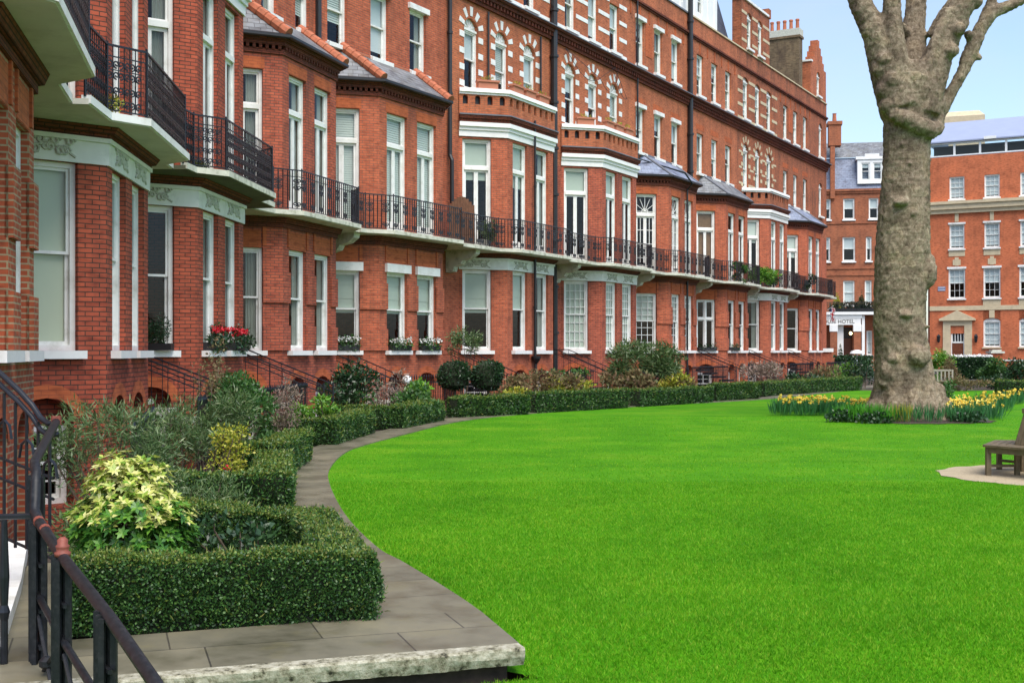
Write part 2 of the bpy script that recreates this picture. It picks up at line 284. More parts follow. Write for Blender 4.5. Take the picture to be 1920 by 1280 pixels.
# ------------------------------------------------------------------ mesh helpers
class MB:
    def __init__(s): s.v = []; s.f = []; s.m = []; s.mi = 0
    def quad(s, *p):
        n = len(s.v); s.v.extend([tuple(q) for q in p]); s.f.append(tuple(range(n, n + len(p)))); s.m.append(s.mi)
    def box(s, x0, x1, y0, y1, z0, z1):
        s.hexa([(x0, y0), (x1, y0), (x1, y1), (x0, y1)], z0, z1)
    def hexa(s, poly, z0, z1):            # prism over a counter-clockwise 2D polygon
        n = len(s.v); k = len(poly)
        s.v.extend([(p[0], p[1], z0) for p in poly]); s.v.extend([(p[0], p[1], z1) for p in poly])
        s.f.append(tuple(range(n + k - 1, n - 1, -1))); s.f.append(tuple(range(n + k, n + 2 * k)))
        for i in range(k):
            j = (i + 1) % k; s.f.append((n + i, n + j, n + k + j, n + k + i))
        s.m.extend([s.mi] * (k + 2))
    def bar(s, a, b, r, n=4, r2=None): s.tube([a, b], r, n, r2)
    def tube(s, pts, r, n=6, r2=None, cap=True, closed=False):
        pts = [Vector(p) for p in pts]; k = len(pts); base = len(s.v)
        up = Vector((0, 0, 1)); prev = None
        for i, p in enumerate(pts):
            if closed: d = pts[(i + 1) % k] - pts[i - 1]
            else: d = pts[min(i + 1, k - 1)] - pts[max(i - 1, 0)]
            if d.length < 1e-9: d = Vector((0, 0, 1))
            d.normalize()
            if prev is None:
                a = d.cross(up if abs(d.z) < .95 else Vector((1, 0, 0))); a.normalize()
            else:
                a = prev - d * prev.dot(d)
                if a.length < 1e-6: a = d.cross(Vector((1, 0, 0)))
                a.normalize()
            prev = a; b = d.cross(a)
            rr = r[i] if isinstance(r, (list, tuple)) else (r if r2 is None else r + (r2 - r) * i / max(1, k - 1))
            for j in range(n):
                t = 2 * PI * (j + .5) / n; q = p + a * (rr * math.cos(t)) + b * (rr * math.sin(t)); s.v.append(tuple(q))
        for i in range(k if closed else k - 1):
            for j in range(n):
                A = base + i * n; B = base + ((i + 1) % k) * n
                s.f.append((A + j, A + (j + 1) % n, B + (j + 1) % n, B + j)); s.m.append(s.mi)
        if cap and not closed:
            s.f.append(tuple(base + j for j in range(n - 1, -1, -1))); s.f.append(tuple(base + (k - 1) * n + j for j in range(n))); s.m += [s.mi] * 2
    def lathe(s, c, prof, n=16):          # prof: (radius, z) from the bottom up
        base = len(s.v); k = len(prof)
        for r, z in prof:
            for j in range(n): s.v.append((c[0] + r * math.cos(2 * PI * j / n), c[1] + r * math.sin(2 * PI * j / n), c[2] + z))
        for i in range(k - 1):
            for j in range(n):
                a = base + i * n + j; b = base + i * n + (j + 1) % n; s.f.append((a, b, b + n, a + n)); s.m.append(s.mi)
        s.f.append(tuple(base + j for j in range(n - 1, -1, -1))); s.f.append(tuple(base + (k - 1) * n + j for j in range(n))); s.m += [s.mi] * 2
    def band(s, pts, d0, d1, z0, z1, d1top=None):   # a moulding along a plan line, offset outwards
        a = offset(pts, d0); b = offset(pts, d1); bt = offset(pts, d1 if d1top is None else d1top)
        for i in range(len(pts) - 1):
            s.quad((*b[i], z0), (*b[i + 1], z0), (*bt[i + 1], z1), (*bt[i], z1))
            s.quad((*bt[i], z1), (*bt[i + 1], z1), (*a[i + 1], z1), (*a[i], z1))
            s.quad((*a[i], z0), (*a[i + 1], z0), (*b[i + 1], z0), (*b[i], z0))
            s.quad((*a[i + 1], z0), (*a[i], z0), (*a[i], z1), (*a[i + 1], z1))
        s.quad((*a[0], z0), (*b[0], z0), (*bt[0], z1), (*a[0], z1)); s.quad((*b[-1], z0), (*a[-1], z0), (*a[-1], z1), (*bt[-1], z1))
    def mesh(s, name, mats, smooth=False):
        me = bpy.data.meshes.new(name); me.from_pydata(s.v, [], s.f)
        if not isinstance(mats, (list, tuple)): mats = [mats]
        for x in mats: me.materials.append(x)
        if len(mats) > 1: me.polygons.foreach_set('material_index', s.m)
        me.update(); boxuv(me)
        if smooth: me.polygons.foreach_set('use_smooth', [True] * len(me.polygons))
        return me
    def build(s, name, mats, parent=None, loc=(0, 0, 0), rz=0, smooth=False):
        return link(name, s.mesh(name, mats, smooth), parent, loc, rz)
def boxuv(me):
    nl = len(me.loops)
    if nl == 0: return
    uvl = me.uv_layers.new(name='UVMap')
    co = np.empty(len(me.vertices) * 3); me.vertices.foreach_get('co', co); co = co.reshape(-1, 3)
    vi = np.empty(nl, dtype=np.int32); me.loops.foreach_get('vertex_index', vi)
    npol = len(me.polygons); nr = np.empty(npol * 3); me.polygons.foreach_get('normal', nr); nr = nr.reshape(-1, 3)
    tot = np.empty(npol, dtype=np.int32); me.polygons.foreach_get('loop_total', tot)
    ln = np.repeat(nr, tot, axis=0); p = co[vi]
    flat = np.abs(ln[:, 2]) > .88
    hl = np.maximum(np.hypot(ln[:, 0], ln[:, 1]), 1e-6); tx = -ln[:, 1] / hl; ty = ln[:, 0] / hl
    u = np.where(flat, p[:, 0], p[:, 0] * tx + p[:, 1] * ty); v = np.where(flat, p[:, 1], p[:, 2])
    uvl.data.foreach_set('uv', np.stack([u, v], 1).ravel().astype(np.float32))
def offset(pts, d):
    out = []; k = len(pts)
    for i in range(k):
        ns = []
        for a, b in ((i - 1, i), (i, i + 1)):
            if a < 0 or b >= k: continue
            tx = pts[b][0] - pts[a][0]; ty = pts[b][1] - pts[a][1]; l = math.hypot(tx, ty) or 1; ns.append((ty / l, -tx / l))
        if len(ns) == 1: nx, ny = ns[0]; f = d
        else:
            nx = ns[0][0] + ns[1][0]; ny = ns[0][1] + ns[1][1]; q = 1 + ns[0][0] * ns[1][0] + ns[0][1] * ns[1][1]; f = d / max(q, .3)
        out.append((pts[i][0] + nx * f, pts[i][1] + ny * f))
    return out
def link(name, me, parent=None, loc=(0, 0, 0), rz=0):
    o = bpy.data.objects.new(name, me); C.objects.link(o); o.location = loc; o.rotation_euler = (0, 0, rz)
    if parent: o.parent = parent
    return o
def tag(o, label, cat, group=None, kind=None):
    if kind: o['kind'] = kind
    if label: o['label'] = label
    if cat: o['category'] = cat
    if group: o['group'] = group
    return o
def thing(name, label, cat, loc=(0, 0, 0), rz=0, group=None):
    o = bpy.data.objects.new(name, None); C.objects.link(o); o.location = loc; o.rotation_euler = (0, 0, rz); o.empty_display_size = .2
    return tag(o, label, cat, group)
def copy_thing(o, loc, rz=None, label=None):
    c = o.copy(); C.objects.link(c); c.location = loc
    if rz is not None: c.rotation_euler = (0, 0, rz)
    if label: c['label'] = label
    for ch in list(o.children):
        d = ch.copy(); C.objects.link(d); d.parent = c
        for g in list(ch.children):
            e = g.copy(); C.objects.link(e); e.parent = d
    return c
def npmesh(name, V, k, mats, midx=None, smooth=False):      # V: (n*k, 3) loose k-gons
    n = len(V) // k; me = bpy.data.meshes.new(name)
    me.vertices.add(n * k); me.vertices.foreach_set('co', V.astype(np.float32).ravel())
    me.loops.add(n * k); me.loops.foreach_set('vertex_index', np.arange(n * k, dtype=np.int32))
    me.polygons.add(n); me.polygons.foreach_set('loop_start', np.arange(0, n * k, k, dtype=np.int32))
    try: me.polygons.foreach_set('loop_total', np.full(n, k, dtype=np.int32))
    except Exception: pass
    if not isinstance(mats, (list, tuple)): mats = [mats]
    for x in mats: me.materials.append(x)
    if midx is not None: me.polygons.foreach_set('material_index', midx.astype(np.int32))
    me.update(calc_edges=True); return me
def unit(a): return a / np.maximum(np.linalg.norm(a, axis=1, keepdims=True), 1e-9)
def leaves(P, D, ln, wd, fold=.25, jitter=.35):               # one rhombus leaf per point, pointing along D
    n = len(P); D = unit(D); s = unit(np.cross(D, RNG.normal(size=(n, 3)))); nrm = np.cross(s, D)
    l = ln * (1 + jitter * RNG.uniform(-1, 1, (n, 1))); wv = wd * (1 + jitter * RNG.uniform(-1, 1, (n, 1)))
    mid = P + D * l * .45 + nrm * (l * fold * .3)
    V = np.stack([P, mid + s * wv * .5, P + D * l, mid - s * wv * .5], 1)
    return V.reshape(-1, 3)

# ------------------------------------------------------------------ walls with openings
def panel(mb, A, B, z0, z1, ops, depth=.2, back=None):
    """outer face from plan point A to B (outside on the right of A->B), with recessed openings (u0,u1,z0,z1,rise)"""
    ax, ay = A; l = math.hypot(B[0] - ax, B[1] - ay); tx, ty = (B[0] - ax) / l, (B[1] - ay) / l; nx, ny = -ty, tx
    P = lambda u, z, d=0.0: (ax + tx * u + nx * d, ay + ty * u + ny * d, z)
    us = sorted({0.0, l} | {o[0] for o in ops} | {o[1] for o in ops})
    for a, b in zip(us, us[1:]):
        if b - a < 1e-5: continue
        col = sorted([o for o in ops if o[0] < (a + b) / 2 < o[1]], key=lambda o: o[2]); z = z0; arch = None
        for o in col:
            if arch: fill_arch(mb, P, arch, o[2])
            else: mb.quad(P(a, z), P(b, z), P(b, o[2]), P(a, o[2]))
            z = o[3]; arch = o if o[4] > 0 else None
        if arch: fill_arch(mb, P, arch, z1)
        elif z1 - z > 1e-5: mb.quad(P(a, z), P(b, z), P(b, z1), P(a, z1))
    for op_ in ops:
        (u0, u1, a0, a1, rise) = op_[:5]; dsv = depth; depth = op_[5] if len(op_) > 5 else depth
        mb.quad(P(u0, a0), P(u0, a1), P(u0, a1, depth), P(u0, a0, depth)); mb.quad(P(u1, a1), P(u1, a0), P(u1, a0, depth), P(u1, a1, depth))
        mb.quad(P(u0, a0), P(u0, a0, depth), P(u1, a0, depth), P(u1, a0))
        pts = arcpts(u0, u1, a1, rise)
        for (p, q) in zip(pts, pts[1:]): mb.quad(P(*p), P(*q), P(q[0], q[1], depth), P(p[0], p[1], depth))
        if back is not None: back.quad(*[P(u, z, depth) for u, z in [(u0, a0), (u1, a0)] + pts[::-1]])
        depth = dsv
    return (ax, ay, tx, ty, math.atan2(ty, tx))
def arcpts(u0, u1, z, rise, n=8):
    if rise <= 0: return [(u0, z), (u1, z)]
    c = (u0 + u1) / 2; hw = (u1 - u0) / 2
    return [(c - hw * math.cos(PI * i / n), z + rise * math.sin(PI * i / n)) for i in range(n + 1)]
def fill_arch(mb, P, o, ztop):
    pts = arcpts(o[0], o[1], o[3], o[4])
    for (p, q) in zip(pts, pts[1:]): mb.quad(P(*p), P(*q), P(q[0], ztop), P(p[0], ztop))

# ------------------------------------------------------------------ windows (meshes shared by size and kind)
WC = {}
def rect_ring(mb, x0, x1, z0, z1, t, y0, y1, tb=None):
    tb = tb or t
    mb.box(x0, x0 + t, y0, y1, z0, z1); mb.box(x1 - t, x1, y0, y1, z0, z1)
    mb.box(x0 + t, x1 - t, y0, y1, z1 - t, z1); mb.box(x0 + t, x1 - t, y0, y1, z0, z0 + tb)
def window_meshes(w, h, kind, rise, grid, blind, head):
    key = (round(w, 2), round(h, 2), kind, round(rise, 2), grid, blind, head)
    if key in WC: return WC[key]
    fr = MB(); sa = MB(); gl = MB(); bl = MB(); c = .085
    rect_ring(fr, 0, w, 0, h, c, 0, .13)
    if head: fr.box(-.10, w + .10, -.20, -.002, h - .02, h + head)
    if rise: # carved white tympanum in the arch head
        pts = arcpts(0.0, w, h, rise); n = len(pts)
        fr.quad(*[(u, .03, z) for u, z in [(0, h), (w, h)] + pts[::-1][1:-1]])
        fr.box(.0, w, -.04, .03, h - .03, h + .05)
        for i in range(1, 6):
            a = PI * i / 6; fr.bar((w / 2, .0, h + .06), (w / 2 + (w / 2 - .06) * math.cos(a), .0, h + (rise - .05) * math.sin(a)), .018, 4)
    x0, x1 = c, w - c
    def glaze(a, b, z0, z1, y, gx, gz, t=.048, tb=None, fan=False):
        rect_ring(sa, a, b, z0, z1, t, y, y + .045, tb)
        z0b = z0 + (tb or t)
        if fan:
            for i in range(0, 7):
                an = PI * i / 6; R_ = min((b - a) / 2 - t, z1 - t - z0b) * (1.25 if i in (1, 2, 4, 5) else 1.0)
                ex = (a + b) / 2 + R_ * math.cos(an); ez = z0b + .05 + (z1 - t - z0b - .05) * math.sin(an)
                sa.bar(((a + b) / 2, y + .02, z0b + .05), (ex, y + .02, ez), .016, 4)
            sa.tube([((a + b) / 2 + .16 * math.cos(PI * i / 8), y + .02, z0b + .02 + .16 * math.sin(PI * i / 8)) for i in range(9)], .016, 4)
        else:
            for i in range(1, gx):
                x = a + (b - a) * i / gx; sa.box(x - .013, x + .013, y + .008, y + .04, z0b, z1 - t)
            for i in range(1, gz):
                z = z0 + (z1 - z0) * i / gz; sa.box(a + t, b - t, y + .008, y + .04, z - .013, z + .013)
        gl.quad((a + t, y + .022, z0b), (b - t, y + .022, z0b), (b - t, y + .022, z1 - t), (a + t, y + .022, z1 - t))
    if kind == 'sash':
        m = h * .52
        glaze(x0, x1, m - .025, h - c, .035, grid[0], grid[1]); glaze(x0, x1, c * .5, m + .025, .082, grid[0], grid[1], tb=.10)
    elif kind == 'french':
        tz = h * .735
        fr.box(c, w - c, -.03, .12, tz - .06, tz + .06)
        glaze(x0, x1, tz + .06, h - c, .04, 1 if grid != 'fan' else 1, 1, fan=(grid == 'fan'))
        gg = (2, 4) if grid == 'fan' else grid
        if w > .95 or grid == 'fan':
            glaze(x0, w / 2 - .001, c * .5, tz - .06, .04, gg[0], gg[1], .075, .30); glaze(w / 2 + .001, x1, c * .5, tz - .06, .04, gg[0], gg[1], .075, .30)
        else: glaze(x0, x1, c * .5, tz - .06, .04, 1, 1, .075, .30)
    elif kind == 'cross':
        tz = h * .62
        fr.box(c, w - c, -.03, .12, tz - .05, tz + .05); fr.box(w / 2 - .05, w / 2 + .05, -.02, .12, c, tz - .05); fr.box(w / 2 - .05, w / 2 + .05, -.02, .12, tz + .05, h - c)
        for a, b in ((x0, w / 2 - .05), (w / 2 + .05, x1)):
            glaze(a, b, c, tz - .05, .04, 1, 1); glaze(a, b, tz + .05, h - c, .04, 1, 1)
    if blind:
        bk, frac = blind; zb = h - (h - .1) * frac
        if bk == 'venetian':
            k = int((h - zb) / .07)
            for i in range(k):
                z = h - .1 - i * .07
                bl.quad((x0, .13, z), (x1, .13, z), (x1, .15, z + .072), (x0, .15, z + .072))
        elif bk == 'roman':
            k = 6
            for i in range(k):
                za = zb + (h - zb) * i / k; zc = zb + (h - zb) * (i + 1) / k
                bl.box(x0 - .03, x1 + .03, .135 + .012 * (i % 2), .16, za, zc)
        elif bk == 'curtain':
            for xa, xb in ((x0 - .03, x0 + (x1 - x0) * .36), (x1 - (x1 - x0) * .36, x1 + .03)):
                k = 9
                for i in range(k):
                    ua = xa + (xb - xa) * i / k; ub = xa + (xb - xa) * (i + 1) / k; ya = .14 + .04 * (i % 2); yb = .14 + .04 * ((i + 1) % 2)
                    bl.quad((ua, ya, .1), (ub, yb, .1), (ub, yb, h), (ua, ya, h))
        else: bl.box(x0 - .03, x1 + .03, .135, .145, zb, h)
    bm = {'venetian': 'blind_white', 'roman': 'blind_green', 'curtain': 'curtain', 'roller': 'blind_cream', 'white': 'blind_white', 'bamboo': 'bamboo', 'sheer': 'blind_sheer_sky', 'green': 'blind_green'}
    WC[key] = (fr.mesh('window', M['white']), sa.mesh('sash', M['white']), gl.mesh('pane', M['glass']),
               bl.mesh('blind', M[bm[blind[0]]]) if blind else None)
    return WC[key]
SC = {}
def sill_mesh(w, mat):
    k = (round(w, 2), mat)
    if k not in SC:
        b = MB(); b.box(-.09, w + .09, -.26, .03, -.125, -.001); SC[k] = b.mesh('sill', M[mat])
    return SC[k]
def window(parent, fr, u, z, w, h, kind='sash', rise=0, grid=(1, 1), blind=None, head=0, sill=None, depth=.10):
    ax, ay, tx, ty, rz = fr
    me = window_meshes(w, h, kind, rise, grid, blind, head)
    x = ax + tx * u - ty * depth; y = ay + ty * u + tx * depth
    o = link('window', me[0], parent, (x, y, z), rz)
    link('sash', me[1], o); link('pane', me[2], o)
    if me[3]: link('blind', me[3], o)
    if sill: link('sill', sill_mesh(w, sill), o)
    return o

# ------------------------------------------------------------------ ironwork
def spiral(mb, c, ux, R0, turns, sgn, r, n=13):
    pts = []
    for i in range(n):
        t = i / (n - 1); a = -PI / 2 + sgn * turns * 2 * PI * t; rr = R0 * (1 - .78 * t)
        k = (R0 - rr)
        x = rr * math.cos(a); z = rr * math.sin(a)
        pts.append((c[0] + ux[0] * x, c[1] + ux[1] * x, c[2] + z))
    mb.tube(pts, r, 4, cap=False)
def balcony_rail(pts, z0, hgt, detail=2):
    mb = MB()
    for i in range(len(pts) - 1):
        a, b = Vector(pts[i]), Vector(pts[i + 1]); l = (b - a).length
        if l < .05: continue
        t = (b - a) / l; rz = lambda s, z: (a.x + t.x * s, a.y + t.y * s, z)
        for z, r in ((z0 + .07, .014), (z0 + hgt * .84, .012), (z0 + hgt, .022)): mb.bar(rz(-.005, z), rz(l + .005, z), r, 4)
        mb.bar(rz(0, z0), rz(0, z0 + hgt + .05), .02, 5)
        n = max(1, round(l / (.105 if detail > 2 else .125))); st = l / n; k = 0
        for j in range(1, n): mb.bar(rz(j * st, z0 + .07), rz(j * st, z0 + hgt), .0105 if detail > 2 else .0145, 4)
        # scroll panels between pairs of bars
        j = 0
        while j + 2 <= n:
            s = (j + 1) * st; ux = (t.x, t.y)
            if (j // 2) % 2 == 0 or detail > 2:
                for zc, R0 in ((z0 + hgt * .735, .062), (z0 + hgt * .575, .062), (z0 + .18, .060)) + (((z0 + hgt * .36, .058),) if detail > 2 else ()):
                    for sg in (-1, 1):
                        spiral(mb, (*rz(s + sg * .062, 0)[:2], zc), ux, R0, 1.25, -sg, .0135 if detail > 2 else .0165, 13 if detail > 1 else 9)
                mb.bar(rz(s, z0 + .24), rz(s, z0 + hgt * .47), .012, 4)
                mb.bar(rz(s - st, z0 + hgt * .65), rz(s + st, z0 + hgt * .65), .010, 4)
            j += 2
    e = pts[-1]; mb.bar((*e, z0), (*e, z0 + hgt + .05), .02, 5)
    return mb
def spear_rail(pts, zf, hgt, step=.13):
    """area railing along a plan line; zf(s) gives the foot height"""
    mb = MB()
    for i in range(len(pts) - 1):
        a, b = Vector(pts[i]), Vector(pts[i + 1]); l = (b - a).length; n = max(1, round(l / step))
        P = lambda s, z: (a.x + (b.x - a.x) * s, a.y + (b.y - a.y) * s, z)
        for z, r in ((.10, .014), (hgt - .12, .017)): mb.bar(P(0, zf + z), P(1, zf + z), r, 4)
        for j in range(n + 1):
            s = j / n; big = (j % 8 == 0)
            mb.bar(P(s, zf), P(s, zf + hgt + (.06 if big else 0)), .02 if big else .010, 5)
            mb.tube([P(s, zf + hgt - .02), P(s, zf + hgt + .05), P(s, zf + hgt + .13)], [.012, .026, .002], 5, cap=False)
    return mb

# ------------------------------------------------------------------ the terrace
S0 = 1.8                     # ground-floor sills, level with the eye
Z = dict(gs=1.8, fr0=4.67, fr1=5.08, sl0=5.25, sl1=5.38, f0=5.42, wallB=9.55, eave=9.9, rtop=11.02,
         bandA0=9.38, bandA1=9.87, parA0=10.12, parA1=10.86, copA=11.08, corn0=14.3, corn1=14.8, str0=17.9, partop=19.0)
HS = []
def addhouse(kind, ox, oy, th, hw, ca, dep, **kw):
    HS.append(dict(kind=kind, o=Vector((ox, oy)), th=R(th), hw=hw, ca=ca, dep=dep, **kw))
addhouse('B', -6.80, 13.42, 103, 1.55, .95, 1.25)
addhouse('A', -7.68, 20.50, 95, 1.53, .90, 1.25)
addhouse('A', -7.46, 26.34, 86, 1.60, .95, 1.25)
addhouse('B', -6.68, 33.74, 73, 1.62, 1.10, 1.25)
dS = Vector((.489, .872)); nS = Vector((-.872, .489))
for kind, t in (('B', 32.1), ('A', 39.95), ('A', 47.9), ('B', 55.2), ('B', 63.1), ('A', 70.5), ('B', 78.3)):
    p = nS * 22.85 + dS * t
    addhouse(kind, p.x, p.y, 60.72, 1.78, 1.27, 1.25)
NH = len(HS)
for h in HS:
    h['d'] = Vector((math.cos(h['th']), math.sin(h['th']))); h['n'] = Vector((math.sin(h['th']), -math.cos(h['th'])))
def W(h, x, y, z=0): p = h['o'] + h['d'] * x - h['n'] * y; return Vector((p.x, p.y, z))
def toloc(h, p): q = Vector((p[0], p[1])) - h['o']; return (q.dot(h['d']), -q.dot(h['n']))
for i, h in enumerate(HS):
    r = h['hw'] + h['ca']; h['r'] = r
    lw = W(h, -r, 0); rw = W(h, r, 0); h['lw'] = lw; h['rw'] = rw
for i, h in enumerate(HS):
    h['JL'] = toloc(h, (HS[i - 1]['rw'] + h['lw']) / 2) if i else (-h['r'] - .9, 0.0)
    h['JR'] = toloc(h, (h['rw'] + HS[i + 1]['lw']) / 2) if i < NH - 1 else (h['r'] + 4.5, 0.0)

def cfg(i):
    A = {'brick': 'brick_orange', 'blind_g': [None] * 3, 'blind_f': [None] * 3, 'grid_g': (1, 1), 'kind_g': 'sash', 'grid_f': (1, 1), 'blind_2': ('sheer', .62), 'slab': 'slab_mossy',
         'roof': 'slate', 'hip': 'lead', 'dress': 'white'}
    u = {0: dict(brick='brick_pale_joint', slab='soffit', blind_f=[('curtain', 1)] * 3, blind_g=[('roller', 1)] * 3),
         1: dict(brick='brick_deep', blind_g=[('roller', 1), ('white', 1), ('white', 1)], blind_f=[('curtain', 1)] * 3, slab='soffit'),
         2: dict(brick='brick_deep', blind_g=[None, ('curtain', 1), ('curtain', 1)], blind_f=[('curtain', 1)] * 3, slab='slab_dark'),
         3: dict(brick='brick_cool', brick_up='brick_mid', blind_g=[('curtain', 1)] * 3, blind_f=[('curtain', 1)] * 3, hip='terracotta', blind_2=('venetian', .8)),
         4: dict(brick='brick_mid', blind_g=[('roman', .55), ('roman', .55), ('roman', .55)], blind_f=[('venetian', 1)] * 3, hip='terracotta', blind_2=('sheer', .35)),
         5: dict(brick='brick_mid', brick_up='brick_orange', blind_g=[('roman', .55), ('roman', .5), ('curtain', 1)], blind_f=[('green', .38), ('green', .42), ('curtain', 1)]),
         6: dict(brick='brick_cool', brick_up='brick_orange', blind_g=[('green', 1)] * 3, grid_g=(4, 4), blind_f=[('green', .26), ('green', .27), ('green', .27)]),
         7: dict(brick='brick_mid', brick_up='brick_orange', blind_g=[('venetian', .5)] * 3, grid_g=(3, 4), grid_f='fan', roof='slate_blue'),
         8: dict(brick='brick_mid', brick_up='brick_orange', kind_g='cross', blind_f=[('bamboo', 1), None, None], roof='slate'),
         9: dict(brick='brick_mid', brick_up='brick_sooty', blind_g=[('curtain', 1)] * 3, blind_f=[('white', .35)] * 3, dress='stone'),
         10: dict(brick='brick_mid', brick_up='brick_sooty', blind_f=[('white', .4)] * 3, roof='slate_blue', dress='stone')}[i]
    A.update(u); return A
HL = ['brick house cut by the left frame edge, with pale mortar and clean balcony soffit',
      'brick house with cream roller blind below a white carved frieze and clean balcony',
      'brick house with red geranium sills and white frieze under a dark mossy balcony',
      'plain brick bay house with orange ridge tiles, right of the mossy balcony',
      'plain brick bay house with slatted white blinds upstairs and white cyclamen boxes below',
      'white frieze house with white quoined arched windows and a thin pipe down its bay',
      'white frieze house with small-paned green shaded ground floor windows under terracotta troughs',
      'brick bay house with fanlight windows upstairs and a blue slate bay roof',
      'brick bay house with bamboo blind, cross windows and grey slate hipped roof',
      'far brick house with cream banded gable and a white pierced bay parapet',
      'last brick house of the terrace with chimney stack, stepped gable and blue slate bay roof']

def house(i):
    h = HS[i]; c = cfg(i); kind = h['kind']; hw, ca, dep, r = h['hw'], h['ca'], h['dep'], h['r']
    root = thing('terraced_house', HL[i], 'house', (h['o'].x, h['o'].y, 0), h['th'], 'red brick houses of the terrace'); h['root'] = root
    JL, JR = h['JL'], h['JR']; rL, rR = (-r, 0.0), (r, 0.0); cL, cR = (-hw, -dep), (hw, -dep)
    bay = [rL, cL, cR, rR]; lo = [JL, rL, cL, cR, rR, JR]; up = [JL, rL, rR, JR]
    sc = hw / 1.78; cl = math.hypot(ca, dep)
    wall = MB(); wall_up = MB(); dark = MB()
    baytop = Z['wallB'] if kind == 'B' else Z['bandA0']
    g1 = Z['fr0'] if kind == 'A' else 4.45
    f1 = 9.30 if kind == 'A' else 9.05
    # cant and front openings
    cw0, cw1 = .13, .13 + 1.06 * min(1, cl / 1.72)
    gw = 1.10 * sc; m0 = .40 * sc; mid = 2 * hw - 2 * m0 - 2 * gw
    fx = [(m0, m0 + gw), (m0 + gw + mid, m0 + 2 * gw + mid)]
    h['fx'] = fx; h['cw'] = (cw0, cw1); h['tops'] = g1
    def ops(u0, u1):
        hh = min(.30, (u1 - u0) * .3)
        return [(u0 + .06, u1 - .06, -.55, .80, hh, .42), (u0, u1, Z['gs'], g1, 0), (u0, u1, Z['f0'], f1, 0)]
    panel(wall, JL, rL, -1.6, baytop, [])
    fc = panel(wall, rL, cL, -1.6, baytop, ops(cw0, cw1))
    ff = panel(wall, cL, cR, -1.6, baytop, ops(*fx[0]) + ops(*fx[1]))
    panel(wall, cR, rR, -1.6, baytop, [])
    h['fc'], h['ff'] = fc, ff
    panel(wall, rR, JR, -1.6, baytop, [])
    # upper wall in the flat plane
    upw = i >= 3
    xs = [-2.2 * sc, 0, 2.2 * sc]; ww = .98 * sc
    if kind == 'A': z2a, z2b, ri = 11.15, 13.30, .42
    else: z2a, z2b, ri = 11.05, 13.15, 0
    ux = [x + r for x in xs]
    o2 = [(x - ww / 2, x + ww / 2, z2a, z2b, ri) for x in ux] if upw else []
    o3 = [(x - ww / 2, x + ww / 2, 15.12, 17.25, .28 if (kind == 'A' and i > 7) else 0) for x in ux] if i >= 5 else []
    ext = 1.2
    panel(wall_up, JL, rL, baytop, Z['partop'], [])
    fu = panel(wall_up, rL, rR, baytop, Z['partop'], o2 + o3)
    oe = [(2.5, 3.4, 11.05, 13.0, .36), (2.5, 3.4, 15.12, 17.1, .36)] if i == NH - 1 else []
    fe = panel(wall_up, rR, JR, baytop, Z['partop'], oe)
    # sides, back, roof deck
    yb = 9.0
    for a, b in ((JL, (JL[0], yb)), (JR, (JR[0], yb)), ((JL[0], yb), (JR[0], yb))):
        wall_up.quad((*a, -1.6), (*b, -1.6), (*b, Z['partop']), (*a, Z['partop']))
    wall_up.build('upper_wall', M[c.get('brick_up', c['brick'])], root)
    rd = MB(); rd.box(JL[0], JR[0], .3, yb, 18.3, 18.5); rd.build('roof', M['lead'], root)
    # rooms
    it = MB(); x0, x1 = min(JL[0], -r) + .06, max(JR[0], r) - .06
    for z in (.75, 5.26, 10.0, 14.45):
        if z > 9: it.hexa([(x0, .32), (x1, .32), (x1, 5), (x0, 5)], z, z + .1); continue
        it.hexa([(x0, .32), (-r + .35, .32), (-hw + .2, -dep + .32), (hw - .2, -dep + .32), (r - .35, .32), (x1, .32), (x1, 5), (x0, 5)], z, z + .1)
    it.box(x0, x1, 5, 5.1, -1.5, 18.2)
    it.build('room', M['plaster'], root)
    # windows
    bg_, bf = c['blind_g'], c['blind_f']
    hd = .24 if kind == 'B' and i in (4,) else 0
    sl = 'white_clean'
    def three(z, z1, knd, grid, bl, sill, head=0, rise=0):
        window(root, fc, cw0, z, cw1 - cw0, z1 - z, knd, rise, grid, bl[0], head, sill)
        for k, (a, b) in enumerate(fx): window(root, ff, a, z, b - a, z1 - z, knd if knd != 'cross' else 'sash', rise, grid, bl[1 + k], head, sill)
    three(Z['gs'], g1 - hd, c['kind_g'], c['grid_g'], bg_, 'white_clean', hd)
    three(Z['f0'], f1, 'french', c['grid_f'], bf, None)
    for fr_, spans in ((fc, [(cw0, cw1)]), (ff, fx)):
        for a, b in spans: 
            rise = min(.30, (b - a) * .3); wd_ = b - a - .12
            window(root, fr_, a + .06, -.55, wd_, 1.20, 'sash', 0, (2, 2), None, 0, None, .30)
            pts = arcpts(a + .06, b - .06, .80, rise); pts = [(a + .06, .65)] + pts + [(b - .06, .65)]
            wall.quad(*[lp3(fr_, q, -.36) for q in pts[::-1]])
    for q in oe: window(root, fe, q[0], q[2], q[1] - q[0], q[3] - q[2], 'sash', q[4], (1, 1), ('white', .3), 0, 'white')
    if o2:
        for k, x in enumerate(ux):
            bl = (('sheer', .35), c['blind_2'], ('curtain', 1), ('sheer', .9), ('venetian', .7), ('sheer', .5))[(k * 5 + i * 7) % 6]  # pale blinds here also replace the sky reflection on upper panes
            window(root, fu, x - ww / 2, z2a, ww, z2b - z2a, 'sash', ri, (1, 1), bl, .16 if kind == 'B' and i in (4, 7) else 0, 'white')
    if o3:
        for k, x in enumerate(ux): window(root, fu, x - ww / 2, 15.12, ww, 2.13, 'sash', o3[0][4], (1, 1) if i < 8 else (1, 2), (('sheer', .6), ('sheer', .9), ('curtain', 1), ('sheer', .35))[(k * 3 + i) % 4], .16 if i == 7 else 0, 'white')
    # ---- dressings
    br = MB(); fine = MB(); wh = MB(); rel = MB()
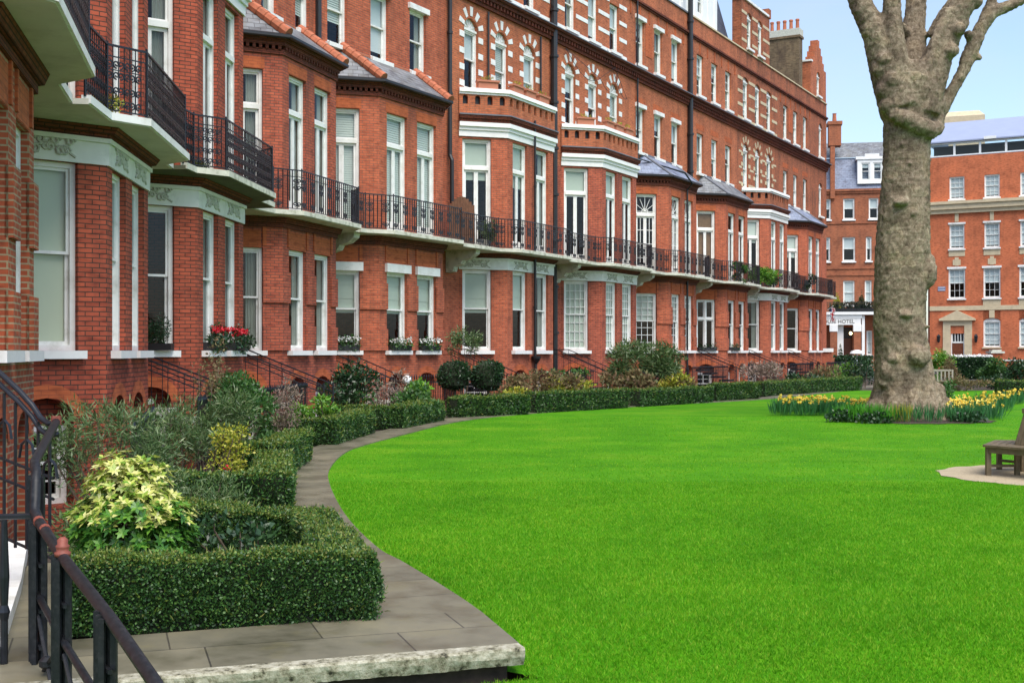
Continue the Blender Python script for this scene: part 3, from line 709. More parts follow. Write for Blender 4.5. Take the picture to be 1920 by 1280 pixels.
    if kind == 'A':
        fz = MB(); fz.band(bay, -.02, .035, Z['fr0'] - .0, Z['fr1']); fz.band(bay, -.02, .075, Z['fr1'] - .07, Z['fr1'])
        fzo = fz.build('frieze', M['frieze'], root)
        # carved reliefs over each window
        def carve(fr_, u0, u1):
            ax, ay, tx, ty, rz = fr_; cu = (u0 + u1) / 2; hwid = (u1 - u0) / 2
            rnd = random.Random(i)
            def p(u, z, d): return (ax + tx * u + ty * d, ay + ty * u - tx * d, z)
            for sg in (-1, 1):
                for q in range(5):
                    s = .08 + .16 * q; zc = 4.84 + .10 * math.sin(q * 1.9) + .04
                    spts = []
                    for k in range(9):
                        an = k / 8 * 2.4 * PI; rr = .085 * (1 - .7 * k / 8)
                        spts.append(p(cu + sg * (s * hwid + rr * math.cos(an)), zc + rr * math.sin(an), .045))
                    rel.tube(spts, .026, 5)
            rel.tube([p(cu + hwid * (k / 5 - 1) * .9, 4.745 + .17 * math.cos((k / 5 - 1) * PI / 2), .045) for k in range(11)], .022, 5)
        carve(fc, cw0, cw1)
        for a, b in fx: carve(ff, a, b)
        rel.build('carving', M['relief'], fzo)
        # moulded brick under the balcony
        br.band(bay, -.02, .06, Z['fr1'], 5.14); br.band(bay, -.02, .13, 5.14, Z['sl0'] - .001, .20)
        # white band, parapet and coping over the first floor
        wb = MB(); wb.band(bay, -.02, .05, 9.38, 9.60); wb.band(bay, -.02, .10, 9.60, 9.72); wb.band(bay, -.02, .17, 9.72, 9.87)
        wb.build('white_band', M['white_clean'], root)
        br.band(bay, -.05, .09, 9.87, 10.0); br.band(bay, -.05, .16, 10.0, 10.12, .20)
        ld = MB(); ld.band(bay, -.05, .215, 10.12, 10.16); ld.build('lead_flashing', M['lead'], root)
        pw = MB(); pts = offset(bay, .06)
        for a, b in zip(pts, pts[1:]):
            l = math.hypot(b[0] - a[0], b[1] - a[1]); n = max(2, round(l / .46)); 
            oo = [((k + .5) * l / n - .095, (k + .5) * l / n + .095, 10.52, 10.74, .09) for k in range(n)]
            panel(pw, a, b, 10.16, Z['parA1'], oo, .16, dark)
        pw.band(bay, -.22, -.12, 10.1, Z['parA1']); pw.build('parapet', M['brick_orange'] if i < 9 else M['brick_sooty'], root); dark.build('parapet_recess_shade', M['plastic_shade_dark'], root)  # black sheets behind the holes put their shade into the colour
        cp = MB(); cp.band(bay, -.26, .10, Z['parA1'], 10.94); cp.band(bay, -.26, .16, 10.94, Z['copA'], .14); cp.build('coping', M['white_clean'], root)
        fl = MB(); fl.hexa([(-r, 0.02), (-hw, -dep + .05), (hw, -dep + .05), (r, 0.02)], 10.0, 10.1); fl.build('terrace_floor', M['lead'], root)
    else:
        # ground floor: rusticated piers and brick pilaster strips
        for z0_, z1_ in ((1.8, 2.45), (3.04, 3.84)):
            for seg in ([lp(fc, cw1 + .0), cL, lp(ff, fx[0][0] - .0)], [lp(ff, fx[0][1]), lp(ff, fx[1][0])], [lp(ff, fx[1][1]), cR, (r * .6 + hw * .4, -dep * .6)]):
                wall.band(seg, -.04, .055, z0_, z1_)
        br.band(bay, -.02, .05, 4.98, 5.10); br.band(bay, -.02, .12, 5.10, Z['sl0'] - .001, .18)
        for fr_, u in [(fc, cw0 - .04), (fc, cw1 + .04)] + [(ff, x) for ab in fx for x in (ab[0] - .04, ab[1] + .04)]:
            a = lp(fr_, u - .05); b = lp(fr_, u + .05); fine.band([a, b], -.02, .035, 4.5, 4.98)
        for fr_, (a, b) in [(fc, (cw0, cw1))] + [(ff, ab) for ab in fx]:
            fine.band([lp(fr_, a + .05), lp(fr_, b - .05)], -.02, .006, g1 + .01, 4.9)
            fine.band([lp(fr_, a - .04), lp(fr_, b + .04)], -.02, .008, f1 + .01, f1 + .3)
        # corbelled brick eaves, slate roof, gutter
        br.band(bay, -.05, .05, 9.46, 9.58); br.band(bay, -.05, .10, 9.68, 9.78); br.band(bay, -.05, .16, 9.78, 9.88, .20)
        for a, b in zip(bay, bay[1:]):
            l = math.hypot(b[0] - a[0], b[1] - a[1]); n = int(l / .16)
            for k in range(n):
                u = (k + .5) * l / n; q0 = (a[0] + (b[0] - a[0]) * (u - .04) / l, a[1] + (b[1] - a[1]) * (u - .04) / l); q1 = (a[0] + (b[0] - a[0]) * (u + .04) / l, a[1] + (b[1] - a[1]) * (u + .04) / l)
                br.band([q0, q1], -.02, .09, 9.58, 9.68)
        e = offset(bay, .24); ez = Z['eave'] + .02; tz = Z['rtop']; tL = (-r + 1.05 * sc, -.02, tz); tR = (r - 1.05 * sc, -.02, tz)
        rf = MB(); eL, e1, e2, eR = [(*q, ez) for q in e]; eL = (e[0][0], 0, ez); eR = (e[3][0], 0, ez)
        rf.quad(eL, e1, tL); rf.quad(e1, e2, tR, tL); rf.quad(e2, eR, tR)
        rf.quad(*[(q[0], q[1], ez - .03) for q in (eR, e2, e1, eL)])
        for a, b in ((eL, e1), (e1, e2), (e2, eR)): rf.quad((a[0], a[1], ez - .03), (b[0], b[1], ez - .03), b, a)
        rfo = rf.build('bay_roof', M[c['roof']], root)
        rg = MB(); big = c['hip'] == 'terracotta'
        for a, b in ((e1, tL), (e2, tR)):
            av, bv = Vector(a), Vector(b); n = 7 if big else 1
            for k in range(n):
                p = av.lerp(bv, k / n); q = av.lerp(bv, (k + 1.04) / n)
                up_ = Vector((0, 0, .05 if big else .01)); rg.tube([p + up_, q + up_], .165 if big else .06, 9, .145 if big else .06)
        rg.tube([tL, tR], .06, 6); rg.build('ridge_tile', M[c['hip']], rfo, smooth=False)
        gt = MB(); g_ = offset(bay, .28); gt.tube([(*q, ez - .03) for q in g_], .065, 6); gt.build('gutter', M['pipe'], root)
        cap = MB(); cap.hexa([(-r + .05, .02), (-hw + .03, -dep + .06), (hw - .03, -dep + .06), (r - .05, .02)], 9.5, 9.56); cap.build('bay_ceiling', M['plaster'], root)
    wall.build('wall', M[c['brick']], root)
    # basement: soldier arches
    for fr_, (a, b) in [(fc, (cw0, cw1))] + [(ff, ab) for ab in fx]:
        a += .06; b -= .06; rise = min(.30, (b + .06 - a + .06) * .3); pts = arcpts(a, b, .80, rise); pts2 = [(a - .2, .80)] + arcpts(a - .2, b + .2, .80, rise + .21)[1:-1] + [(b + .2, .80)]
        for (p, q), (s, t) in zip(zip(pts, pts[1:]), zip(pts2, pts2[1:])):
            fine.quad(lp3(fr_, p, .008), lp3(fr_, q, .008), lp3(fr_, t, .008), lp3(fr_, s, .008))
    # cornices on the upper wall
    if i >= 3:
        bc = MB(); bc.band(up, -.05, .10, Z['corn0'], 14.42); bc.band(up, -.05, .24, 14.58, 14.70); bc.band(up, -.05, .34, 14.70, Z['corn1'] - .04, .38)
        ld = MB(); ld.band(up, -.05, .40, Z['corn1'] - .04, Z['corn1']); ld.build('cornice_lead', M['lead'], root)
        l = JR[0] - JL[0]; n = int(l / .24)
        for k in range(n):
            x = JL[0] + (k + .5) * l / n; bc.box(x - .06, x + .06, -.19, .02, 14.42, 14.58)
        bc.build('cornice', M['brick_brown'], root); bs = MB(); bs.band(up, -.05, .07, Z['str0'], 17.98); bs.band(up, -.05, .14, 17.98, 18.08); bs.build('string_course', M['brick_brown'], root)
        cp = MB(); cp.band(up, -.3, .07, Z['partop'], 19.08); cp.build('parapet_coping', M['stone'] if i > 7 else M['lead'], root)
    br.build('brick_moulding', M['brick_brown'], root)
    if kind == 'A' and upw:
        wl = M['white'] if c['dress'] == 'white' else M['stone']
        for x in xs:                       # quoins and voussoirs round the arched windows
            for k in range(8):
                zq = 11.2 + k * .29
                if k % 2 == 0:
                    for sg in (-1, 1):
                        a = x + sg * (ww / 2 + .002); b = x + sg * (ww / 2 + .32); wh.box(min(a, b), max(a, b), -.02, .08, zq, zq + .21)
            for k in range(5):
                an = PI * (k + .5) / 5
                ca_, sa_ = math.cos(an), math.sin(an); r0, r1 = ww / 2 + .02, ww / 2 + .36; tt = .075
                P_ = lambda rr, s: (x + rr * ca_ - s * sa_, z2b + (rr * sa_ + s * ca_) * .98)
                q = [P_(r0, -tt), P_(r1, -tt * 1.35), P_(r1, tt * 1.35), P_(r0, tt)]
                wh.quad(*[(a, -.02, b) for a, b in q])
                for s in range(4): a, b = q[s], q[(s + 1) % 4]; wh.quad((b[0], -.02, b[1]), (a[0], -.02, a[1]), (a[0], .03, a[1]), (b[0], .03, b[1]))
        if i >= 5:
            edges = [JL[0] + .1] + [v for x in xs for v in (x - ww / 2 - .05, x + ww / 2 + .05)] + [JR[0] - .1]
            for zz in (14.98, 15.75, 16.5, 17.25):
                for k in range(0, len(edges), 2):
                    wh.box(edges[k], edges[k + 1], -.018, .05, zz, zz + .17)
            if i == 9:
                for zz in (12.2, 13.1, 11.3):
                    for k in range(0, len(edges), 2): wh.box(edges[k] + .2, edges[k + 1] - .2, -.012, .05, zz, zz + .12)
        wh.build('stone_dressing', wl, root)
    elif upw and i in (7, 8, 10):
        fine.box(-1.55, -.75, -.02, .05, 15.7, 17.2) if i != 8 else None
        for k in range(-3, 4): fine.box(k * 1.1 - .06, k * 1.1 + .06, -.03, .02, 17.3, 17.9)
        for x in xs: fine.box(x - ww / 2 - .12, x + ww / 2 + .12, -.008, .02, 13.32, 13.62)
    if fine.f: fine.build('rubbed_brick', M['brick_fine'], root)
    # ---- balcony
    d0 = (h['th'] - HS[i - 1]['th']) / 2 if i else 0
    d1 = (HS[i + 1]['th'] - h['th']) / 2 if i < NH - 1 else 0
    yo = -1.45; yf = -(dep + .68)
    bl_ = (JL[0] - yo * math.tan(d0) * -1, yo) if i else (JL[0], yo)
    bl_ = (JL[0] + abs(yo) * math.tan(-d0), yo); br_ = (JR[0] - abs(yo) * math.tan(-d1), yo)
    if i == NH - 1: br_ = (h['r'] + 1.5, yo)
    k_ = max(-(hw + ca * .72), bl_[0] + .02)
    k2 = min(hw + ca * .72, br_[0] - .02)
    line = [bl_, (k_, yo), (-hw - .16, yf), (hw + .16, yf), (k2, yo), br_]
    sb = MB(); poly = [(bl_[0], -.02)] + line + [(br_[0], -.02)]
    sb.hexa([(JL[0], .1)] + line + [(br_[0] if i == NH - 1 else JR[0], .1)], Z['sl0'], Z['sl1'] - .05)
    so = sb.build('balcony', M[c['slab']], root)
    ed = MB(); ed.band(line, -.10, .03, Z['sl0'] + .015, Z['sl1']); ed.build('balcony_edge', M['slab_mossy'] if c['slab'] != 'soffit' else M['white'], so)
    rl = balcony_rail(offset(line, -.05), Z['sl1'] - .02, 1.05, 3 if i < 3 else (2 if i < 7 else 1)); rl.build('railing', M['iron'], so)
    bk = MB()                          # console brackets in the gaps
    for x in (bl_[0] + .12,) if i > 3 else ():
        prof = [(-.02, -.75), (-.30, -.72), (-.36, -.55), (-.62, -.48), (-.70, -.34), (-1.0, -.28), (-1.22, -.14), (-1.26, -.003), (-.02, -.003)]
        for sg in (-1, 1): bk.quad(*[(x + sg * .14, a, Z['sl0'] + b) for a, b in (prof if sg < 0 else prof[::-1])])
        for a, b in zip(prof, prof[1:]): bk.quad((x - .14, a[0], Z['sl0'] + a[1]), (x + .14, a[0], Z['sl0'] + a[1]), (x + .14, b[0], Z['sl0'] + b[1]), (x - .14, b[0], Z['sl0'] + b[1]))
    if bk.f: bk.build('bracket', M['slab_mossy'], so)
    # garden door in the joint
    if 5 <= i < NH - 1:
        dm = MB(); dm.box(JR[0] - .42, JR[0] + .42, -.05, .05, .87, 3.4); dm.build('door', M['plastic_shade_dark'], root)
    return root
def lp(fr, u): return (fr[0] + fr[2] * u, fr[1] + fr[3] * u)
def lp3(fr, q, d): return (fr[0] + fr[2] * q[0] + fr[3] * d, fr[1] + fr[3] * q[0] - fr[2] * d, q[1])
def rust(h):
    if 'rust' not in h: h['rust'] = MB()
    return h['rust']
for i in range(NH): house(i)

def pipe(i, pts, r, collars=True, name='downpipe'):
    mb = MB(); mb.tube(pts, r, 8)
    if collars:
        for a, b in zip(pts, pts[1:]):
            l = (Vector(b) - Vector(a)).length; n = int(l / 1.8)
            for k in range(1, n):
                p = Vector(a).lerp(Vector(b), k / n); d = (Vector(b) - Vector(a)).normalized()
                mb.tube([p - d * .05, p + d * .05], r * 1.35, 8)
    return mb.build(name, M['pipe'], HS[i]['root'], smooth=False)
JR4 = HS[4]['JR'][0]
pipe(4, [(JR4 + .1, -.12, 19.2), (JR4 + .1, -.12, 8.6), (JR4 + .1, -.2, 8.4), (JR4 + .1, -.2, 6.9)], .075)
JR5 = HS[5]['JR'][0]
pipe(5, [(JR5, -.16, 19.2), (JR5, -.18, -1.2)], .135); pipe(5, [(JR5 + .2, -.12, 10.6), (JR5 + .2, -.12, -1.2)], .055)
d5 = HS[5]['dep']; h5 = HS[5]['hw']
pipe(5, [(.1, -d5 - .12, 10.3), (.1, -d5 - .12, 5.45)], .04); pipe(5, [(.1, -d5 - .12, 5.25), (.1, -d5 - .12, 1.55)], .05)
mb = MB(); mb.lathe((.1, -d5 - .16, 1.3), [(.04, 0), (.09, .06), (.17, .2), (.18, .3)], 10); mb.tube([(.1, -d5 - .14, 1.35), (.1, -d5 - .14, -1.2)], .055, 8); mb.build('pipe_hopper', M['pipe'], HS[5]['root'])
pipe(5, [(-1.15, -.1, 14.2), (-1.15, -.1, 11.3)], .04); pipe(5, [(2.95, -.1, 14.2), (2.95, -.1, 11.2)], .04)
JR7 = HS[7]['JR'][0]
pipe(7, [(JR7 - .05, -.16, 20.5), (JR7 - .05, -.16, 9.0)], .13)
pipe(7, [(-2.75, -.1, 18.6), (-2.75, -.12, 10.7), (-.2, -1.45, 10.25), (.35, -1.62, 9.8), (.35, -1.36, 9.5), (.35, -1.36, 5.45)], .045)
pipe(7, [(.35, -1.36, 5.2), (.35, -1.36, -.5)], .05)
pipe(3, [(HS[3]['JR'][0], -.12, 19), (HS[3]['JR'][0], -.12, 10.9)], .09)

mb = MB()
for x0, z0, x1, z1, sag in ((-2.9, 14.2, .4, 13.6, .6), (.4, 13.6, 2.4, 14.6, .9), (1.2, 15.0, 3.3, 13.2, .7)):
    mb.tube([(x0 + (x1 - x0) * k / 10, -.14 - .1 * math.sin(PI * k / 10), z0 + (z1 - z0) * k / 10 - sag * math.sin(PI * k / 10)) for k in range(11)for k in range(11)], .011, 4)
mb.build('cable', M['pipe'], HS[6]['root'])
# attics, gables and chimneys of the far houses
def gable(i, x0, x1, ztop, step, wins, mat, name='gable'):
    rt = HS[i]['root']; g = MB(); z = 19.08
    fr = panel(g, (x0, -.06), (x1, -.06), z, ztop, [(a, b, zz0, zz1, ri) for a, b, zz0, zz1, ri in wins], .2)
    g.quad((x0, -.06, z), (x0, -.06, ztop), (x0, .5, ztop), (x0, .5, z)); g.quad((x1, -.06, ztop), (x1, -.06, z), (x1, .5, z), (x1, .5, ztop)); g.quad((x1, .5, z), (x0, .5, z), (x0, .5, ztop), (x1, .5, ztop))
    if step:
        xm = (x0 + x1) / 2; hw_ = (x1 - x0) / 2
        for k in range(4): g.box(xm - hw_ * (.72 - .2 * k), xm + hw_ * (.72 - .2 * k), -.06, .45, ztop + .45 * k + .001, ztop + .45 * (k + 1))
    else: g.box(x0 - .12, x0 + .35, -.12, .5, ztop + .001, ztop + .55); g.box(x1 - .35, x1 + .12, -.12, .5, ztop + .001, ztop + .55)
    go = g.build(name, M[mat], rt)
    cp = MB(); cp.box(x0 + .36, x1 - .36, -.16, .5, ztop + .002, ztop + .14) if not step else cp.box(x0 - .08, x0 + .3, -.14, .5, ztop + .003, ztop + .12)
    cp.build('coping', M['white'], go)
    for a, b, z0, z1, ri in wins: window(rt, fr, a, z0, b - a, z1 - z0, 'sash', ri, (1, 1), ('white', .4), 0, 'white')
    return go
g9 = gable(9, -3.1, 2.1, 21.9, False, [(.95, 1.85, 19.25, 21.0, .36), (2.95, 3.85, 19.25, 21.0, .36)], 'brick_sooty')
sd_ = MB()
for zz in (19.5, 20.3, 21.1):
    for a, b in ((-3.08, -2.2), (-1.2, -.2), (.8, 2.08)): sd_.box(a, b, -.075, 0, zz, zz + .16)
sd_.build('stone_band', M['stone'], g9)
gable(10, 3.3, 7.2, 21.2, True, [(1.5, 2.4, 19.2, 20.5, .36)], 'brick_orange')
def chimney(i, x, y0, y1, ztop, pots, mat='brick_stock', wdt=.8):
    rt = HS[i]['root']; m = MB(); m.box(x - wdt / 2, x + wdt / 2, y0, y1, 18.4, ztop - .6); m.box(x - wdt / 2 - .08, x + wdt / 2 + .08, y0 - .08, y1 + .08, ztop - .599, ztop - .45)
    o = m.build('chimney', M[mat], rt)
    c2 = MB(); c2.box(x - wdt / 2 - .05, x + wdt / 2 + .05, y0 - .05, y1 + .05, ztop - .449, ztop); c2.build('chimney_cap', M['relief'], o)
    for k in range(pots):
        p = MB(); yy = y0 + (y1 - y0) * (k + .5) / pots; p.lathe((x, yy, ztop), [(.15, 0), (.15, .05), (.12, .1), (.105, .55), (.13, .58), (.13, .68), (.1, .7)], 10); p.build('chimney_pot', M['terracotta'], o)
chimney(10, 1.7, .15, 2.3, 23.0, 5)
chimney(8, HS[8]['JR'][0] + .2, 1.6, 4.2, 24.0, 4)
# white weatherboarded attic over houses seven and eight
rt = HS[7]['root']; a = MB(); fr = panel(a, (-2.5, .25), (9.0, .25), 18.5, 22.2, [(x, x + .75, 19.6, 20.9, 0) for x in (.6, 2.0, 5.6, 7.0, 8.5)], .12)
a.quad((9.0, .25, 18.5), (9.0, 4.5, 18.5), (9.0, 4.5, 22.2), (9.0, .25, 22.2)); a.quad((-2.5, 4.5, 18.5), (-2.5, .25, 18.5), (-2.5, .25, 22.2), (-2.5, 4.5, 22.2)); a.quad((-2.5, .25, 22.2), (9.0, .25, 22.2), (9.0, 4.5, 22.2), (-2.5, 4.5, 22.2))
for k in range(12): a.box(-2.5 + k * 1.0, -2.46 + k * 1.0, .22, .26, 18.5, 22.2)
ao = a.build('attic', M['white_clean'], rt)
for x in (.6, 2.0, 5.6, 7.0, 8.5): window(rt, fr, x, 19.6, .75, 1.3, 'sash', 0, (1, 1), None, 0, None, .04)
mn = MB()                                     # slate mansard between attic and gable
for x0, x1 in ((9.1, 12.3),): mn.hexa([(x0, .5), (x1, .5), (x1, 5), (x0, 5)], 18.4, 18.6); mn.quad((x0, .45, 18.6), (x1, .45, 18.6), (x1, 1.6, 22.6), (x0, 1.6, 22.6)); mn.quad((x0, .45, 18.6), (x0, 1.6, 22.6), (x0, 5, 22.6), (x0, 5, 18.6)); mn.quad((x1, .45, 18.6), (x1, 5, 18.6), (x1, 5, 22.6), (x1, 1.6, 22.6)); mn.quad((x0, 1.6, 22.6), (x1, 1.6, 22.6), (x1, 5, 22.6), (x0, 5, 22.6))
mn.build('mansard_roof', M['slate_dark'], rt)
mn = MB(); x0, x1 = 2.15, 3.28
mn.quad((x0, .45, 18.5), (x1, .45, 18.5), (x1, 1.4, 21.2), (x0, 1.4, 21.2)); mn.quad((x0, 5, 18.5), (x0, .45, 18.5), (x0, 1.4, 21.2), (x0, 5, 21.2)); mn.quad((x0, 1.4, 21.2), (x1, 1.4, 21.2), (x1, 5, 21.2), (x0, 5, 21.2)); mn.quad((x1, .45, 18.5), (x1, 5, 18.5), (x1, 5, 21.2), (x1, 1.4, 21.2))
mn.build('mansard_roof', M['slate_blue'], HS[10]['root'])

# ------------------------------------------------------------------ ground
AREA = []
for h in HS:
    for x in (-h['hw'], h['hw']):
        q = W(h, x, -(h['dep'] + 1.35))
        if not AREA or q.y > AREA[-1].y + .4: AREA.append(q)
LE = [(.08, 7.42), (-.30, 8.75), (-.90, 10.4), (-1.25, 11.3), (-1.835, 13.5), (-2.45, 16.5), (-2.78, 18.7), (-2.95, 21.4), (-2.85, 23.3), (-2.31, 26.5), (-1.3, 31.5), (.5, 35.2), (4.2, 39.9), (9.3, 45.5), (12, 50), (16, 57), (22, 68)]
def smooth(pts, k=6):
    out = []; n = len(pts)
    for i in range(n - 1):
        p0, p1, p2, p3 = pts[max(i - 1, 0)], pts[i], pts[i + 1], pts[min(i + 2, n - 1)]
        for j in range(k):
            t = j / k; out.append(tuple(.5 * (2 * p1[d] + (p2[d] - p0[d]) * t + (2 * p0[d] - 5 * p1[d] + 4 * p2[d] - p3[d]) * t * t + (3 * p1[d] - p0[d] - 3 * p2[d] + p3[d]) * t ** 3) for d in (0, 1)))
    out.append(pts[-1]); return out
LES = smooth(LE)
ey = np.array([p[1] for p in LES]); ex = np.array([p[0] for p in LES])
def edge_x(y): return float(np.interp(y, ey, ex))
g = MB(); g.quad((-3000, -3000, -1.6), (3000, -3000, -1.6), (3000, 3000, -1.6), (-3000, 3000, -1.6)); o = g.build('ground', M['asphalt']); o['kind'] = 'structure'
# garden terrace block above the basement areas
ar = [(p.x, p.y) for p in AREA]; st = [(-4.1, 6.05), (-4.3, 10.6)] + ar[1:] + [(ar[-1][0] + 1.2, ar[-1][1] + 2.2)]
e_ = st[-1]; poly = st + [(e_[0] - 8, e_[1] + 30), (-60, 240), (260, 240), (260, 9.3), (-.55, 9.3), (-.25, 8.3), (-.03, 7.52)]
poly = poly[::-1]
from mathutils.geometry import tessellate_polygon
bmh = bmesh.new(); vs = [bmh.verts.new((x, y, -.035)) for x, y in poly]
for tri in tessellate_polygon([[Vector((x, y, 0)) for x, y in poly]]):
    try: bmh.faces.new([vs[k] for k in tri])
    except ValueError: pass
vb = []
for k in range(len(poly)):
    a, b = poly[k], poly[(k + 1) % len(poly)]
    q = [bmh.verts.new((a[0], a[1], -.035)), bmh.verts.new((a[0], a[1], -1.7)), bmh.verts.new((b[0], b[1], -1.7)), bmh.verts.new((b[0], b[1], -.035))]; bmh.faces.new(q)
bmesh.ops.recalc_face_normals(bmh, faces=bmh.faces)
me = bpy.data.meshes.new('soil'); bmh.to_mesh(me); bmh.free(); me.materials.append(M['soil']); boxuv(me)
# keep the block from covering the lower lawn in front of the kerb
o = link('soil', me); o['kind'] = 'structure'
def dip(x, y):
    t = min(1, max(0, (8.3 - y) / 1.1)); return -.02 - .19 * t * t * (3 - 2 * t)
# lawn sheet, path and kerb
def strip_rows():
    ys = list(np.arange(2.0, 7.4, .25)) + list(np.arange(7.45, 12, .15)) + list(np.arange(12, 30, .6)) + list(np.arange(30, 56.1, 1.3))
    return ys
def lawn_left(y): return -4.2 if y < 6.0 else (edge_x(y) - .25 if y > 7.45 else (y - 7.42) / .335 + .1)
def lawn_right(y): return 70.0
lm = MB(); ys = strip_rows(); NX = 24
for y in ys:
    a, b = lawn_left(y), lawn_right(y)
    for k in range(NX + 1): x = a + (b - a) * (k / NX) ** 2.2; lm.v.append((x, y, dip(x, y)))
for r_ in range(len(ys) - 1):
    for k in range(NX):
        q = r_ * (NX + 1) + k; lm.f.append((q, q + 1, q + NX + 2, q + NX + 1)); lm.m.append(0)
o = lm.build('lawn', M['lawn'], smooth=True); o['kind'] = 'structure'
# mown blades over the near lawn
def blades(n, y0, y1, hgt, wd):
    t = RNG.uniform(0, 1, n); Y = y0 * (y1 / y0) ** t
    lo = np.interp(Y, ey, ex) + .02; lo = np.where(Y < 7.42, .05 + (Y - 7.42) / .335, lo)
    hi = Y * .43 + .4; X = np.where(RNG.uniform(0, 1, n) < .74, lo + RNG.uniform(0, 1, n) * (hi - lo), hi + 7 * (1 - np.sqrt(RNG.uniform(0, 1, n))))
    tt = np.clip((8.3 - Y) / 1.1, 0, 1); zz = -.025 - .19 * tt * tt * (3 - 2 * tt)
    keep = np.hypot(X - 7.93, Y - 17.8) > 1.66; X, Y, zz = X[keep], Y[keep], zz[keep]; n = len(X)
    an = RNG.uniform(0, 2 * PI, n); hh = hgt * RNG.uniform(.5, 1.25, n); ww = wd * RNG.uniform(.7, 1.3, n)
    cx, cy = np.cos(an) * ww / 2, np.sin(an) * ww / 2; lx, ly = RNG.normal(0, .5, (2, n)) * hh
    V = np.stack([np.stack([X - cx, Y - cy, zz], 1), np.stack([X + cx, Y + cy, zz], 1), np.stack([X + lx, Y + ly, zz + hh], 1)], 1)
    return V.reshape(-1, 3)
V = np.concatenate([blades(470000, 6.2, 17, .031, .0085), blades(150000, 9.5, 34, .026, .014)])
o = link('grass', npmesh('grass', V, 3, M['grass'])); o['kind'] = 'stuff'; o['label'] = 'bright green short mown grass of the lawn'; o['category'] = 'grass'

def sheet(name, rows, z, mat, uvscale=True):
    me = bpy.data.meshes.new(name); v = []; f = []; uv = []
    acc = 0
    for k, (a, b) in enumerate(rows):
        if k: acc += math.hypot((a[0] + b[0] - rows[k - 1][0][0] - rows[k - 1][1][0]) / 2, (a[1] + b[1] - rows[k - 1][0][1] - rows[k - 1][1][1]) / 2)
        wd = math.hypot(a[0] - b[0], a[1] - b[1]); v += [(*a, z), (*b, z)]; uv += [(.04, acc), (.04 + wd, acc)]
        if k: q = 2 * k; f.append((q - 2, q - 1, q + 1, q))
    n0 = len(v)
    for k, (a, b) in enumerate(rows): v.append((*a, z - .2))
    for k in range(len(rows) - 1): f.append((2 * k, 2 * k + 2, n0 + k + 1, n0 + k))
    me.from_pydata(v, [], f); me.materials.append(mat); l = me.uv_layers.new(name='UVMap')
    for p in me.polygons:
        for li in p.loop_indices:
            vi = me.loops[li].vertex_index; l.data[li].uv = uv[vi] if vi < n0 else (0, 0)
    me.update(); return me
kd = Vector((.949, .315)); kn = Vector((-.315, .949))
rows = []
lo_ = offset(LES, .82)
lo_ = [(2 * a[0] - b[0], 2 * a[1] - b[1]) for a, b in zip(LES, lo_)]
for a, b in zip(LES, lo_):
    if a[1] > 8.25: rows.append((a, b))
o = link('path', sheet('path', rows, 0.0, M['paving'])); o['kind'] = 'structure'
K1 = Vector((.08, 7.42)); K0 = K1 - kd * 4.4
tp = [K1 + kn * .12, K0 + kn * .12, (-4.05, 10.4), (-2.85, 10.4), (-2.8, 7.62), rows[0][1], rows[0][0], (LES[1][0], LES[1][1])]
me = bpy.data.meshes.new('paving'); pv = [Vector((p[0], p[1], .002)) for p in tp]
bmh = bmesh.new(); vs = [bmh.verts.new(p) for p in pv]; f = bmh.faces.new(vs); f.normal_update()
if f.normal.z < 0: f.normal_flip()
bmesh.ops.triangulate(bmh, faces=[f]); uvl = bmh.loops.layers.uv.new('UVMap')
for f in bmh.faces:
    for lp_ in f.loops: q = lp_.vert.co.xy - K1; lp_[uvl].uv = (q.dot(kd) + .2, q.dot(kn) - .02)
bmh.to_mesh(me); bmh.free(); me.materials.append(M['paving']); o = link('paving', me); o['kind'] = 'structure'
kb = MB(); n = 190
for k in range(n):                        # irregular hewn edge
    pass
ks = []
for k in range(n + 1):
    p = K0.lerp(K1, k / n); ks.append(p)
bmh = bmesh.new(); prev = None
for k, p in enumerate(ks):
    j = [  .010 * noise.noise(Vector((p.x * 7 + 9 * q, p.y * 7, q * 3.1))) + .008 * noise.noise(Vector((p.x * 23, p.y * 23 + q * 5, q))) for q in range(4)]
    cols = [p + kn * .13, p + kn * (.012 + j[0] * .5), p + kn * j[1], p + kn * (.004 + j[2]), p + kn * (.02 + j[3]), p + kn * .13]; zs = [.004, .004, -.010, -.05 + j[0], -.105 + j[1] * .6, -.11]
    cur = [bmh.verts.new((c[0], c[1], z)) for c, z in zip(cols, zs)]
    if prev:
        for a in range(5): bmh.faces.new((prev[a], prev[a + 1], cur[a + 1], cur[a]))
    else: bmh.faces.new(cur)
    prev = cur
bmh.faces.new(prev[::-1]); bmesh.ops.recalc_face_normals(bmh, faces=bmh.faces); me = bpy.data.meshes.new('kerb'); bmh.to_mesh(me); bmh.free(); me.materials.append(M['rough_stone']); o = link('kerb', me); o['kind'] = 'structure'
